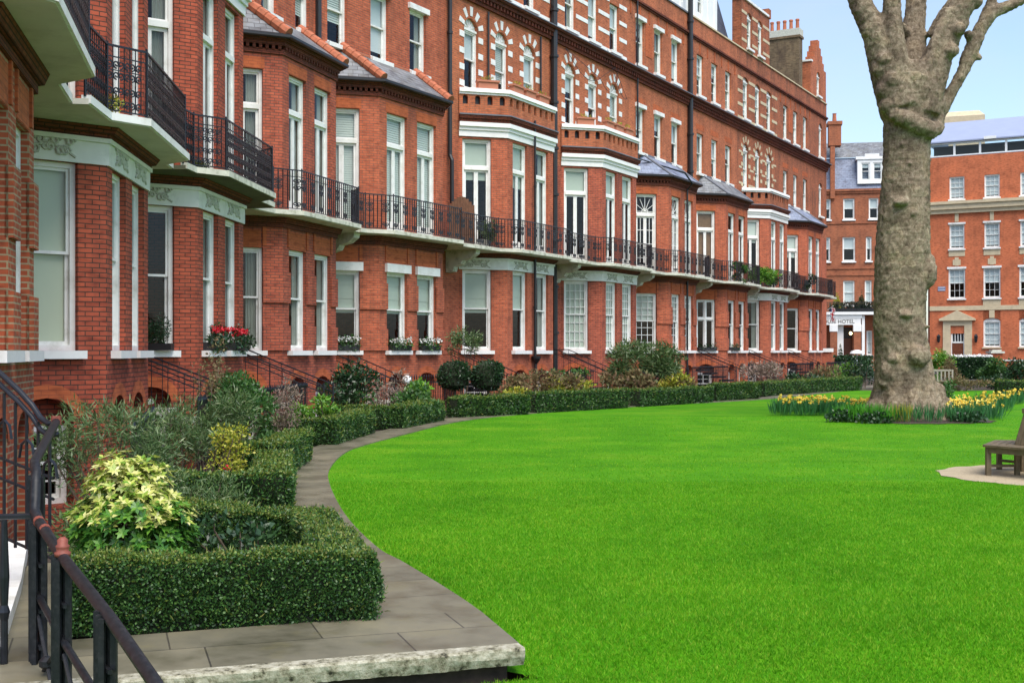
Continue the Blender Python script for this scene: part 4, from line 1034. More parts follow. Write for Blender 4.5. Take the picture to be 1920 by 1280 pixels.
# street beyond the garden
b = MB(); b.quad((20, 74, -.030), (260, -10, -.030), (260, 120, -.030), (0, 200, -.030)); o = b.build('road', M['asphalt']); o['kind'] = 'structure'
b = MB()
for k in range(40):
    a0, a1 = 2 * PI * k / 40, 2 * PI * (k + 1) / 40
    r0 = 1.66 + .05 * math.sin(k * 2.3); r1 = 1.66 + .05 * math.sin((k + 1) % 40 * 2.3)
    b.quad((7.93, 17.8, -.002), (7.93 + r0 * math.cos(a0), 17.8 + r0 * math.sin(a0), -.012), (7.93 + r1 * math.cos(a1), 17.8 + r1 * math.sin(a1), -.012))
o = b.build('gravel_circle', M['gravel']); o['kind'] = 'structure'
b = MB()
for k in range(60):
    a0, a1 = 2 * PI * k / 60, 2 * PI * (k + 1) / 60
    rr = lambda k: 1.0 + .05 * math.sin(k * 1.7) + .04 * math.sin(k * .5)
    q = lambda a, k: (10.5 + 2.05 * rr(k % 60) * math.cos(a), 32.4 + 2.1 * rr(k % 60) * math.sin(a), -.008)
    b.quad((10.5, 32.4, .06), q(a0, k), q(a1, k + 1))
o = b.build('flower_bed', M['soil']); o['kind'] = 'structure'

# ------------------------------------------------------------------ hedges
def hedge(pts, wd, hgt, n, ln, label, lift=.0):
    cx = sum(p[0] for p in pts) / len(pts); cy = sum(p[1] for p in pts) / len(pts)
    root = thing('box_hedge', label, 'hedge', (cx, cy, 0), 0, 'clipped box hedges along the path')
    pts = [(x - cx, y - cy) for x, y in pts]
    A = offset(pts, wd / 2); B = offset(pts, -wd / 2)
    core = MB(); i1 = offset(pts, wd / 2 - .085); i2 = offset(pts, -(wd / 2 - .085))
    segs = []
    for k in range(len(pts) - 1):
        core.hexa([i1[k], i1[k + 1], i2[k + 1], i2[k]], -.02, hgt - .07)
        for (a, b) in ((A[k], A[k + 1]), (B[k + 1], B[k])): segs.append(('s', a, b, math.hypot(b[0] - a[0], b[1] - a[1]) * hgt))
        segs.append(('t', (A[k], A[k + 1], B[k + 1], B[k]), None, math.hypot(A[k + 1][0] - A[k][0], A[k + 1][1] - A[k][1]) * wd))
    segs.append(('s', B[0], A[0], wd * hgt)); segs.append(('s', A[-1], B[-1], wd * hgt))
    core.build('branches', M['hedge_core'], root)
    tot = sum(s[3] for s in segs); P = []; D = []
    for kind, a, b, ar_ in segs:
        m = max(20, int(n * ar_ / tot)); u = RNG.uniform(0, 1, m); v = RNG.uniform(0, 1, m)
        if kind == 's':
            a = np.array(a); b = np.array(b); t = (b - a) / max(1e-6, np.linalg.norm(b - a)); nn = np.array([t[1], -t[0]])
            p = np.column_stack([a[0] + (b[0] - a[0]) * u, a[1] + (b[1] - a[1]) * u, hgt * v ** .92]); d = np.column_stack([np.full(m, nn[0]), np.full(m, nn[1]), np.full(m, .35)])
            # ragged near the foot, slightly rounded at the top edge
            inset = np.where(p[:, 2] < .10, .0 + .07 * RNG.uniform(0, 1, m), 0) + np.clip((p[:, 2] - hgt + .05), 0, 1) * .6
            p[:, 0] -= nn[0] * inset; p[:, 1] -= nn[1] * inset
        else:
            q = [np.array(x) for x in a]; xy = (q[0][None] * (1 - u)[:, None] + q[1][None] * u[:, None]) * (1 - v)[:, None] + (q[3][None] * (1 - u)[:, None] + q[2][None] * u[:, None]) * v[:, None]
            p = np.column_stack([xy, np.full(m, hgt)]); d = np.tile([0, 0, 1.0], (m, 1))
        P.append(p); D.append(d)
    P = np.concatenate(P); D = np.concatenate(D); m = len(P)
    wv = .018 * np.sin(P[:, 0] * 5.1 + P[:, 2] * 9) + .018 * np.sin(P[:, 1] * 6.3 + 1 + P[:, 2] * 7) + .012 * np.sin(P[:, 0] * 17 + P[:, 1] * 13)
    Dn = unit(D); P = P + Dn * (wv[:, None] + RNG.normal(0, .014, (m, 1)) - .012)
    D2 = Dn * .55 + RNG.normal(0, .62, (m, 3))
    fresh = (RNG.uniform(0, 1, m) < np.where(Dn[:, 2] > .8, .60, np.clip((P[:, 2] - hgt + .07) * 4, .02, .4))).astype(int)  # tops take most pale leaves: new growth plus a painted lit look
    link('foliage', npmesh('foliage', leaves(P - unit(D2) * ln * .4, D2, ln, ln * .68), 4, [M['leaf_box'], M['leaf_box_new_lit']], fresh), root)
    k = RNG.choice(m, m // 60); tw = P[k] + Dn[k] * .012; TD = Dn[k] * .9 + RNG.normal(0, .5, (len(k), 3)) + np.array([0, 0, .4])
    link('stray_shoots', npmesh('stray_shoots', leaves(tw, TD, ln * 2.0, ln * .35), 4, M['leaf_box_new_lit']), root)
    return root
hedge([(-2.85, 7.84), (-1.09, 8.29), (-1.74, 10.40), (-3.1, 10.75)], .30, .46, 115000, .022, 'nearest clipped box hedge enclosing the golden shrub bed beside the stone kerb')
hedge([(-3.75, 13.15), (-2.58, 13.15), (-3.15, 16.3)], .44, .50, 34000, .034, 'second box hedge from the kerb, in front of the yellow green shrub')
hedge([(-4.2, 17.55), (-3.42, 17.6), (-3.52, 20.3)], .44, .50, 24000, .038, 'short box hedge where the path bends hardest')
hedge([(-4.9, 23.6), (-3.55, 23.65), (-3.2, 26.8)], .44, .50, 24000, .042, 'L-shaped box hedge in front of the low bright green bush')
hedge([(-4.2, 28.2), (-2.68, 28.5), (-1.95, 31.7)], .46, .52, 22000, .046, 'box hedge under the white cyclamen window boxes')
HD = [((-1.75, 33.1), (.42, 35.2), 'box hedge in front of the two round topiary trees'), ((.50, 35.5), (3.72, 39.2), 'straight box hedge below the rusty and lime green shrubs'),
      ((3.85, 39.6), (6.95, 43.3), 'straight box hedge below the spreading blue green juniper'), ((7.1, 43.7), (9.3, 46.3), 'short box hedge below the cross windows, ending at a path gap'),
      ((9.7, 48.6), (12.5, 52.0), 'far box hedge beyond the path gap, behind the daffodils'), ((12.6, 52.4), (16.0, 56.4), 'farthest box hedge, reaching the plane tree trunk')]
for k, (a, b, lb) in enumerate(HD):
    a, b = Vector(a), Vector(b); d_ = (b - a).normalized(); nn_ = Vector((-d_.y, d_.x)) * (.07 if k % 2 else -.05)
    hedge([tuple(a + d_ * .16 + nn_), tuple(b - d_ * .16 + nn_)], .5, (.53, .58, .54, .60, .55, .58)[k], 11000, .055, lb)
hedge([(19.1, 48.4), (23.5, 47.4)], .6, .62, 9000, .055, 'box hedge at the right frame edge behind the last daffodils')

# ------------------------------------------------------------------ shrubs and flowers
def blobpts(blobs, n, shell=.45):
    vol = np.array([b[3] * b[4] * b[5] for b in blobs]) ** .7; cnt = (n * vol / vol.sum()).astype(int) + 1
    P = []; D = []
    for b, m in zip(blobs, cnt):
        d = unit(RNG.normal(size=(m, 3))); r = RNG.uniform(0, 1, (m, 1)) ** shell
        P.append(np.array(b[:3]) + d * r * np.array(b[3:6])); D.append(d)
    return np.concatenate(P), np.concatenate(D)
def shrub(name, label, cat, loc, blobs, mat, n, ln, wd, up=.3, rnd=.6, stem='twig', stems=None, group=None, extra=None, shell=.45, root=None, fname='foliage', zmin=.02, clump=0):
    if root is None: root = thing(name, label, cat, loc, random.uniform(0, 6.28) * 0, group)
    if group == 'mixed shrubs in the beds by the houses' and 30 < loc[1] < 62: root.scale = (1.3, 1.2, 1.22)
    if clump:   # sub-clumps make an uneven outline
        bb = []
        for b in blobs:
            for k in range(clump):
                d = unit(RNG.normal(size=(1, 3)))[0]; s = RNG.uniform(.28, .5); q = np.array(b[:3]) + d * np.array(b[3:6]) * RNG.uniform(.35, .85)
                bb.append((*q, b[3] * s, b[4] * s, b[5] * s))
        use = bb
    else: use = blobs
    P, D = blobpts(use, n, shell); keep = P[:, 2] > zmin; P, D = P[keep], D[keep]; m = len(P)
    D2 = D * .6 + RNG.normal(0, rnd, (m, 3)) + np.array([0, 0, up])
    link(fname, npmesh(fname, leaves(P, D2, ln, wd), 4, M[mat]), root)
    if stem and stems != 0:
        sm = MB(); tg = use if clump else blobs
        pick = tg if len(tg) <= (stems or 14) else random.sample(list(tg), stems or 14)
        for b in pick:
            a = Vector((b[0] * .15 + random.uniform(-.05, .05), b[1] * .15 + random.uniform(-.05, .05), 0)); e = Vector(b[:3]); mdl = a.lerp(e, .5) + Vector((random.uniform(-.06, .06), random.uniform(-.06, .06), .08))
            s_ = max(.012, b[3] * .03); sm.tube([a, mdl, e, e + Vector((0, 0, b[5] * .5))], [s_, s_ * .8, s_ * .55, s_ * .2], 5)
        sm.build('stem', M[stem], root)
    return root
def whorls(root, fname, blobs, n, per, ln, wd, mat, zlo, zhi):
    P, D = blobpts(blobs, n, .28); k = (P[:, 2] > zlo) & (P[:, 2] < zhi); P, D = P[k], D[k]; out = []
    for p, d in zip(P, D):
        ax = d * .7 + np.array([0, 0, .75]) + RNG.normal(0, .2, 3); ax /= np.linalg.norm(ax)
        s = np.cross(ax, RNG.normal(size=3)); s /= np.linalg.norm(s); t = np.cross(ax, s); a0 = RNG.uniform(0, 6.28)
        L_ = []
        for q in range(per):
            a = a0 + 2 * PI * q / per; L_.append((s * math.cos(a) + t * math.sin(a)) * .95 + ax * RNG.uniform(.05, .6))
        L_ = np.array(L_); Pp = np.tile(p, (per, 1)); Dn = unit(L_); sd2 = unit(np.cross(Dn, np.tile(ax, (per, 1)))); nr = np.cross(sd2, Dn)
        l = ln * RNG.uniform(.65, 1.2, (per, 1)); wv = wd * RNG.uniform(.8, 1.2, (per, 1)); md = Pp + Dn * l * .5 + nr * l * .05
        out.append(np.stack([Pp, md + sd2 * wv / 2, Pp + Dn * l - nr * l * .10, md - sd2 * wv / 2], 1).reshape(-1, 3))
    link(fname, npmesh(fname, np.concatenate(out), 4, M[mat]), root)
def X(px, Y): return (px - 960) / 2300 * Y
# golden shrub
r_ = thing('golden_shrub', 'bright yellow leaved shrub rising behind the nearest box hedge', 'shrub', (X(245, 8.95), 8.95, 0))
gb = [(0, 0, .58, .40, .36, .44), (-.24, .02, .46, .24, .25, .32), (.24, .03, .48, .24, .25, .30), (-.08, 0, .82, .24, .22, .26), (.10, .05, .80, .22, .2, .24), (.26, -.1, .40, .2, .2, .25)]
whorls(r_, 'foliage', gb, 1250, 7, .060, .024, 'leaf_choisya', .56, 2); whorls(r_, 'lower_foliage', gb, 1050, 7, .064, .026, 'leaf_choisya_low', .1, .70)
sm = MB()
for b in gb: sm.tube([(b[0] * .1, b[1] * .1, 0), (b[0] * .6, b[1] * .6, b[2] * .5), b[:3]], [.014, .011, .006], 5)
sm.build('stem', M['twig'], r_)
G1 = 'mixed shrubs in the beds by the houses'
shrub('oleander_shrub', 'grey green narrow leaved shrub behind the golden shrub', 'shrub', (-3.62, 11.2, 0), [(0, 0, .85, .62, .55, .55), (-.35, .1, .95, .4, .4, .5), (.35, .1, .80, .45, .4, .45)], 'leaf_narrow', 4200, .09, .012, .35, .5, group=G1, clump=9)
shrub('oleander_shrub', 'thin narrow leaved shrub behind the yellow green bush', 'shrub', (-4.0, 14.5, 0), [(0, 0, .75, .5, .5, .5), (.25, .2, .7, .35, .3, .4)], 'leaf_narrow', 2800, .09, .012, .35, .5, group=G1, clump=9)
shrub('oleander_shrub', 'tall grey green willowy shrub under the geranium sills', 'shrub', (-4.15, 16.6, 0), [(0, 0, .95, .6, .55, .55), (.35, .1, .8, .4, .4, .5)], 'leaf_narrow', 3600, .095, .014, .35, .5, group=G1, clump=9)
shrub('dark_shrub', 'dense dark green shrub between the willowy shrub and the plain brick bay', 'shrub', (-4.55, 20.4, 0), [(0, 0, .85, .62, .6, .62), (.3, .3, .8, .45, .4, .5)], 'leaf_mid', 3400, .075, .034, .2, .6, group=G1, clump=8)
shrub('seedhead_shrub', 'shrub with pinkish seed heads beside the dense dark shrub', 'shrub', (-4.2, 22.3, 0), [(0, 0, .75, .4, .4, .65)], 'leaf_pink', 1200, .06, .02, .5, .4, group=G1, clump=8)
r_ = shrub('yellow_shrub', 'loose yellow green bush with one red bloom behind the second hedge', 'shrub', (X(432, 14.4), 14.3, 0), [(0, 0, .55, .34, .32, .36), (.1, 0, .75, .22, .2, .22)], 'leaf_yellow', 1300, .042, .024, .2, .6, group=G1, clump=8)
P, D = blobpts([(.06, -.33, .46, .02, .02, .025)], 16); link('bloom', npmesh('bloom', leaves(P, D, .03, .022), 4, M['petal_red']), r_)
shrub('rose_shoots', 'sparse dark rose shoots inside the nearest hedge', 'shrub', (-2.05, 9.3, 0), [(0, 0, .3, .4, .3, .26), (-.4, .1, .25, .3, .25, .22)], 'leaf_dark', 650, .06, .035, .2, .7, group=G1, clump=7)
shrub('rose_shoots', 'low sprawling narrow stems in front of the second hedge', 'shrub', (-3.1, 12.2, 0), [(0, 0, .3, .55, .4, .28), (-.5, 0, .4, .35, .3, .35)], 'leaf_narrow', 2200, .09, .014, .3, .6, group=G1, clump=8)
shrub('dark_shrub', 'low dark bush filling the corner behind the golden shrub', 'shrub', (-3.35, 9.8, 0), [(0, 0, .35, .45, .4, .35)], 'leaf_narrow', 2200, .09, .015, .3, .6, group=G1, clump=8)
shrub('hellebore_plant', 'low leafy plant with pale flowers beside the short bent hedge', 'plant', (-3.95, 18.9, 0), [(0, 0, .18, .38, .45, .14)], 'leaf_dark', 700, .09, .05, .2, .6, group=G1, clump=7)
shrub('hellebore_plant', 'low leafy plant behind the L-shaped hedge corner', 'plant', (-4.3, 21.9, 0), [(0, 0, .2, .5, .5, .18)], 'leaf_mid', 800, .09, .04, .3, .6, group=G1, clump=7)
shrub('green_bush', 'low bright green bush inside the L-shaped hedge', 'shrub', (-3.95, 25.1, 0), [(0, 0, .5, .62, .6, .34)], 'leaf_fresh', 1500, .10, .045, .3, .6, group=G1, clump=8)
shrub('dark_shrub', 'dark upright shrub at the left of the cyclamen bay', 'shrub', (X(668, 31.0), 31.0, 0), [(0, 0, .65, .75, .5, .6)], 'leaf_dark', 1800, .09, .045, .2, .6, group=G1, clump=8)
shrub('seedhead_shrub', 'pale seed head plant in the bed under the cyclamen bay', 'shrub', (X(722, 31.8), 31.8, 0), [(0, 0, .7, .55, .4, .6)], 'leaf_pink', 800, .08, .03, .5, .4, group=G1, clump=8)
shrub('dark_shrub', 'leafy dark shrub under the middle cyclamen box', 'shrub', (X(742, 30.9), 30.9, 0), [(0, 0, .45, .8, .5, .42)], 'leaf_mid', 1500, .09, .045, .2, .6, group=G1, clump=8)
shrub('green_bush', 'fresh green bush under the right cyclamen box', 'shrub', (X(778, 32.0), 32.0, 0), [(0, 0, .5, .42, .4, .45)], 'leaf_fresh', 900, .10, .05, .3, .6, group=G1, clump=8)
shrub('rust_shrub', 'rusty leaved shrub right of the round topiary trees', 'shrub', (X(962, 37.2), 37.2, 0), [(0, 0, .5, .55, .5, .5)], 'leaf_rust', 1200, .10, .05, .3, .6, group=G1, clump=8)
shrub('lime_shrub', 'lime green spreading shrub under the thin drainpipe', 'shrub', (X(985, 36.6), 36.6, 0), [(0, 0, .38, .75, .4, .3)], 'leaf_yellow', 1000, .09, .04, .3, .6, group=G1, clump=8)
shrub('rust_shrub', 'tall rusty shrub mixed with dark leaves left of the lime shrub by the stair', 'shrub', (X(1030, 38.5), 38.6, 0), [(0, 0, .62, .7, .5, .62)], 'leaf_rust', 1600, .10, .05, .3, .6, group=G1, clump=8)
shrub('lime_shrub', 'lime green spreading shrub in front of the white area gate', 'shrub', (X(1072, 39.0), 39.0, 0), [(0, 0, .45, .95, .5, .38)], 'leaf_yellow', 1400, .10, .045, .3, .6, group=G1, clump=8)
shrub('green_bush', 'mid green bush behind the lime shrub by the stair', 'shrub', (X(1066, 40.4), 40.4, 0), [(0, 0, .6, .9, .4, .5)], 'leaf_mid', 1100, .10, .05, .3, .6, group=G1, clump=8)
shrub('juniper_shrub', 'large spreading blue green juniper below the fanlight house', 'shrub', (X(1205, 43.4), 43.6, 0), [(0, 0, 1.15, 1.0, .8, .62), (.6, .2, 1.2, .6, .5, .4), (-.5, 0, .8, .7, .5, .5)], 'leaf_narrow', 5200, .16, .03, .3, .6, group=G1, clump=9)
shrub('hydrangea_shrub', 'rusty hydrangea with dried heads left of the juniper', 'shrub', (X(1180, 42.2), 42.2, 0), [(0, 0, .55, .75, .5, .5)], 'leaf_rust', 1300, .12, .07, .3, .6, group=G1, clump=8)
shrub('lime_shrub', 'yellow green shrub with dried heads right of the juniper', 'shrub', (X(1264, 45.8), 45.8, 0), [(0, 0, .6, .75, .5, .6)], 'leaf_yellow', 1300, .12, .05, .3, .6, group=G1, clump=8)
shrub('rust_shrub', 'low rusty plant at the foot of the yellow green shrub', 'shrub', (X(1285, 45.6), 45.6, 0), [(0, 0, .4, .6, .4, .35)], 'leaf_rust', 800, .10, .05, .3, .6, group=G1, clump=8)
for px, Y, rr, h_, mt, lb in ((1440, 51.5, .95, 1.1, 'leaf_pink', 'bare twiggy pale bush before the banded gable house'), (1495, 54, .9, .9, 'leaf_dark', 'dark low bush right of the bare twiggy bush'), (1560, 57, .9, 1.0, 'leaf_rust', 'russet bush in front of the last house'),
                              (1588, 60, .8, 1.15, 'leaf_fresh', 'bright bush before the hotel hedge'), (1620, 59, 1.1, 1.5, 'leaf_dark', 'blue green bush touching the plane trunk')):
    shrub('far_shrub', lb, 'shrub', (X(px, Y), Y, 0), [(0, 0, h_ * .5, rr, .6, h_ * .55)], mt, 1000, .13, .05, .4, .5, 'twig_pale', group=G1, clump=8)
shrub('olive_tree', 'airy olive tree before the half blind ground floor window', 'tree', (X(872, 38.6), 38.4, 0), [(0, 0, 2.25, .55, .5, .55), (.3, 0, 2.0, .4, .3, .35), (-.3, .1, 2.1, .4, .4, .5)], 'leaf_narrow', 1300, .11, .028, .2, .8, 'twig', 8, clump=8)
shrub('climbing_rose', 'straggling rose stems climbing past the geranium sills', 'climber', (-4.98, 20.2, 0), [(0, 0, 1.3, .25, .5, .8), (0, .9, 1.2, .25, .5, .8)], 'leaf_rust', 800, .06, .03, .2, .6, 'twig_pale', 10, clump=6)
# two clipped balls in tubs
for px, lb in ((851, 'left of the two round clipped bay trees in black tubs'), (914, 'right of the two round clipped bay trees in black tubs')):
    Y = 36.1; rt = thing('topiary_tree', lb, 'topiary', (X(px, Y), Y, 0), 0, 'round topiary trees')
    P, D = blobpts([(0, 0, 1.08, .46, .46, .43), (.2, -.1, 1.2, .28, .3, .28), (-.22, .1, 1.0, .27, .3, .3), (.1, .2, .9, .3, .3, .27)], 4200, .2); link('crown', npmesh('crown', leaves(P, D * .7 + RNG.normal(0, .5, P.shape), .085, .04), 4, M['leaf_dark']), rt)
    c_ = MB(); c_.lathe((0, 0, .66), [(.05, 0), (.36, .12), (.42, .42), (.36, .70), (.05, .82)], 10); c_.build('inner_twigs', M['hedge_core'], rt)
    t_ = MB(); t_.tube([(0, 0, .3), (.02, 0, .5), (0, 0, .9)], .035, 6); t_.build('trunk', M['twig'], rt)
    p_ = MB(); p_.lathe((0, 0, 0), [(.20, 0), (.26, .36), (.29, .37), (.29, .42), (.25, .42)], 14); p_.build('tub', M['planter'], rt)

# ---- window boxes, sill plants, troughs, balcony plants
def atwin(i, which, out=.0, z=1.8):
    h = HS[i]
    if which == 'c': fr, (a, b) = h['fc'], h['cw']
    else: fr, (a, b) = h['ff'], h['fx'][which]
    u = (a + b) / 2; x = fr[0] + fr[2] * u + fr[3] * out; y = fr[1] + fr[3] * u - fr[2] * out
    p = W(h, x, y, z); return p, h['th'] + fr[4], b - a
def winbox(i, which, label, boxmat, leafm, fl, hgt=.22, spread=1.0, group=None, n=260, out=.10):
    p, rz, wd = atwin(i, which, out); wd *= spread
    rt = thing('window_box', label, 'window box', p, rz, group)
    b = MB(); b.hexa([(-wd / 2 + .03, -.10), (wd / 2 - .03, -.10), (wd / 2, .10), (-wd / 2, .10)], 0.003, .17); b.build('box', M[boxmat], rt)
    bl = [(-wd / 2 + wd * (k + .5) / 6, random.uniform(-.10, -.02), .12 + hgt * .35, wd / 9, .13, hgt * random.uniform(.7, 1.1)) for k in range(6)]
    P, D = blobpts(bl, n, .4); link('foliage', npmesh('foliage', leaves(P, D * .6 + RNG.normal(0, .6, P.shape), .08, .045), 4, M[leafm]), rt)
    if fl:
        P, D = blobpts([(b_[0], b_[1] - .03, b_[2] + hgt * .55, b_[3], .1, .07) for b_ in bl], n // 3, .5); link('flowers', npmesh('flowers', leaves(P, D * .3 + RNG.normal(0, .6, P.shape), .065, .055), 4, M[fl]), rt)
GW = 'window boxes on the ground floor sills'
winbox(4, 'c', 'leafy white cyclamen box on the wide left sill of the slatted blind bay', 'planter', 'leaf_mid', 'petal_white', .26, 1, GW, 420)
winbox(4, 0, 'white cyclamen box on the middle sill of the slatted blind bay', 'planter', 'leaf_mid', 'petal_white', .22, 1.0, GW, 320)
winbox(4, 1, 'white cyclamen box on the right sill of the slatted blind bay', 'planter', 'leaf_mid', 'petal_white', .22, 1.0, GW, 320)
winbox(2, 0, 'red geranium box on the nearer front sill below the mossy balcony', 'planter', 'leaf_dark', 'petal_red', .34, 1.0, GW, 520)
winbox(2, 1, 'red geranium box on the farther front sill below the mossy balcony', 'planter', 'leaf_dark', 'petal_red', .32, 1.0, GW, 480)
winbox(8, 'c', 'dark planted box under the cross window', 'plastic_shade_dark', 'leaf_dark', None, .18, 1.0, GW, 200, .16)
winbox(8, 0, 'wide dark planted box right of the cross window', 'plastic_shade_dark', 'leaf_dark', None, .18, 1.15, GW, 200, .16)
p, rz, wd = atwin(2, 'c', .08)
rt = shrub('sill_conifer', 'dark green clipped conifers on the sill beside the red geraniums', 'plant', p, [(0, 0, .33, .3, .14, .26), (.22, 0, .42, .16, .14, .32), (-.25, 0, .25, .2, .14, .2)], 'leaf_dark', 1500, .05, .022, .3, .5, 'twig', 4)
tb = MB(); tb.box(-.42, .42, -.12, .12, .003, .14); tb.build('box', M['planter'], rt)
p, rz, wd = atwin(3, 'c', .06); shrub('sill_plant', 'leafy green plant on the sill left of the plain brick bay', 'plant', p, [(0, 0, .2, .35, .12, .22)], 'leaf_dark', 400, .08, .05, .2, .6, 'twig', 4)
for i in (5, 6):
    h = HS[i]; bay = [(-h['r'], 0), (-h['hw'], -h['dep']), (h['hw'], -h['dep']), (h['r'], 0)]; q = offset(bay, -.02)
    spots = [(0, .6), (1, .20), (1, .47), (1, .76)]; adj = ['on the angled left coping', 'nearest on the front coping', 'middle of the front coping', 'farthest on the front coping']
    for (sg, t), ad in zip(spots, adj):
        a, b = Vector(q[sg]), Vector(q[sg + 1]); c_ = a.lerp(b, t); p = W(h, c_.x, c_.y, Z['copA'] + .002); rz = h['th'] + math.atan2(b.y - a.y, b.x - a.x)
        lb = f"terracotta trough {ad} of the {'first' if i == 5 else 'second'} pierced parapet"
        rt = thing('terracotta_trough', lb, 'planter', p, rz, 'terracotta troughs on the pierced parapets')
        m_ = MB(); m_.hexa([(-.36, -.10), (.36, -.10), (.36, .10), (-.36, .10)], 0, .24); m_.box(-.42, .42, -.14, .14, .241, .31); m_.build('trough', M['terra_pot'], rt)
        P, D = blobpts([(0, 0, .36, .25, .08, .08)], 46, .5); link('foliage', npmesh('foliage', leaves(P, D + np.array([0, 0, .8]), .09, .03), 4, M['leaf_yellow']), rt)
h = HS[4]; jx = h['JR'][0]
fs = MB()
for k in range(9):
    u = -.45 + k * .10; fs.box(u, u + .094, -.02, .02, 0, 1.35 + .35 * math.sin(PI * (k + .5) / 9))
fs.box(-.45, .45, -.03, .03, .4, .47); fs.box(-.45, .45, -.03, .03, 1.1, 1.17)
o = fs.build('timber_screen', M['fence_wood'], None, W(h, jx - .15, -.75, Z['sl1']), h['th'] - R(50)); tag(o, 'brown round topped timber screen dividing two balconies', 'screen')
def bplant(i, x, y, lb, blobs, mat, n, ln, wd, z=None):
    shrub('balcony_plant', lb, 'plant', W(HS[i], x, y, Z['sl1']), blobs, mat, n, ln, wd, .2, .7, 'twig', 5, 'plants standing on the balconies', clump=6)
bplant(5, -2.5, -1.0, 'thin leafy shrub on the balcony beside the timber screen', [(0, 0, .75, .4, .35, .6)], 'leaf_narrow', 700, .12, .04)
bplant(8, -.9, -1.7, 'green climber hanging over the balcony under the bamboo blind', [(0, 0, .55, .55, .3, .6), (0, -.3, -.1, .5, .15, .3)], 'leaf_mid', 900, .14, .07)
bplant(8, 2.6, -1.4, 'large bushy green plant spilling over the balcony before the white columns', [(0, 0, .7, 1.0, .4, .6), (.6, -.1, .6, .8, .4, .5)], 'leaf_fresh', 1600, .15, .07)
bplant(9, -1.9, -1.6, 'dark bushy plant on the balcony right of the big bushy one', [(0, 0, .6, .7, .3, .5)], 'leaf_mid', 800, .14, .07)
bplant(10, -1.9, -1.4, 'small dark plant on the last balcony', [(0, 0, .7, .4, .3, .6)], 'leaf_dark', 500, .14, .07)
bplant(2, -2.0, -1.3, 'small mossy green plant on the near balcony floor', [(0, 0, .10, .5, .18, .12)], 'moss', 700, .05, .02)
bplant(1, -1.95, -1.35, 'green weeds on the clean white balcony behind the scrolls', [(0, 0, .18, .3, .2, .2)], 'leaf_yellow', 600, .05, .02)

# ------------------------------------------------------------------ garden stairs, area railings
for i in range(1, NH - 1):
    h = HS[i]; x = h['JR'][0]; far = i > 6
    where = {1: 'between the two white frieze houses nearest', 2: 'below the geranium sills', 3: 'left of the cyclamen bay', 4: 'behind the round topiary trees', 5: 'between the first two troughed houses', 6: 'behind the juniper',
             7: 'left of the cross window', 8: 'right of the cross window house', 9: 'left of the last house'}[i]
    rt = thing('garden_stair', 'iron railed stair down to the garden ' + where, 'stair', W(h, x, 0, 0), h['th'], 'garden stairs of the terrace')
    run0, run1 = -.55, -(h['dep'] + 1.5); n = 5; m_ = MB()
    for k in range(n):
        ya = run0 + (run1 - run0) * k / n; yb_ = run0 + (run1 - run0) * (k + 1) / n; z = .86 - .172 * k; m_.box(-.5, .5, yb_, ya + .03, z - .09, z)
    m_.box(-.5, .5, run0 + .031, -.02, .76, .86); m_.build('steps', M['slab_mossy'] if i < 4 else M['iron'], rt)
    for sg in (-1, 1):
        q = MB(); xx = sg * .52
        for off in (.98, .80 if sg < 0 else .80): q.tube([(xx, -.1, .86 + off), (xx, run0, .86 + off), (xx, run1 + .12, .03 + off), (xx, run1 - .04, off - .06)], .017 if off > .9 else .013, 6)
        k = 0; yy = run0
        while yy > run1:
            t = (yy - run0) / (run1 - run0); zb = .86 - .86 * t; q.bar((xx, yy, max(0, zb - .05)), (xx, yy, zb + .97), .009, 4); yy -= .30
        q.bar((xx, run1, 0), (xx, run1, 1.02), .026, 6); q.build('railing', M['iron'], rt)
for i in range(0, NH):
    h = HS[i]; y = -(h['dep'] + 1.42); w_ = h['hw'] + (.6 if i > 3 else .2)
    where = ['at the left edge beside the foreground handrail', 'below the clean white balcony', 'below the geranium sills', 'below the orange ridged narrow roof', 'below the cyclamen boxes', 'behind the round topiary trees', 'behind the lime shrubs', 'behind the juniper', 'below the cross windows', 'below the banded gable', 'before the last house'][i]
    o = spear_rail([(-w_, 0), (w_, 0)], 0, 1.0).build('area_railing', M['iron'], None, W(h, 0, y, -.03), h['th']); tag(o, 'black spear topped area railing ' + where, 'railing', 'area railings of the terrace')
# white globe lamp in the cyclamen bed
rt = thing('globe_lamp', 'white globe garden lamp on a thin post under the right cyclamen box', 'lamp', (X(763, 32.6), 32.6, 0))
m_ = MB(); m_.tube([(0, 0, 0), (0, 0, .9)], .03, 8); m_.build('post', M['iron'], rt); m_ = MB(); m_.lathe((0, 0, .9), [(.05, 0), (.11, .05), (.13, .12), (.105, .20), (.04, .24)], 14); m_.build('globe', M['globe'], rt, smooth=True)

# ------------------------------------------------------------------ foreground ironwork at lower left
rt = thing('garden_handrail', 'worn black iron handrail with red primer patches descending in the lower left corner', 'handrail', (-2.84, 7.3, 0))
def rel3(p): return (p[0] + 2.84, p[1] - 7.3, p[2])
top = [(-3.27, 8.8, 1.29), (-2.90, 7.45, 1.12), (-2.83, 7.30, 1.08), (-2.81, 7.24, .98), (-2.80, 7.2, .86), (-2.72, 7.05, .82), (-2.33, 6.36, .73), (-1.80, 5.5, .60), (-1.43, 4.9, .48), (-1.1, 4.3, .36)]
m_ = MB(); m_.tube([rel3(p) for p in top], .030, 10); m_.build('rail', M['iron_old'], rt, smooth=True)
m_ = MB(); lowr = [(-2.80, 7.2, .40), (-2.33, 6.36, .30), (-1.80, 5.5, .16), (-1.43, 4.9, .04), (-1.1, 4.3, -.08)]; m_.tube([rel3(p) for p in lowr], .020, 8); m_.build('lower_rail', M['iron_old'], rt, smooth=True)
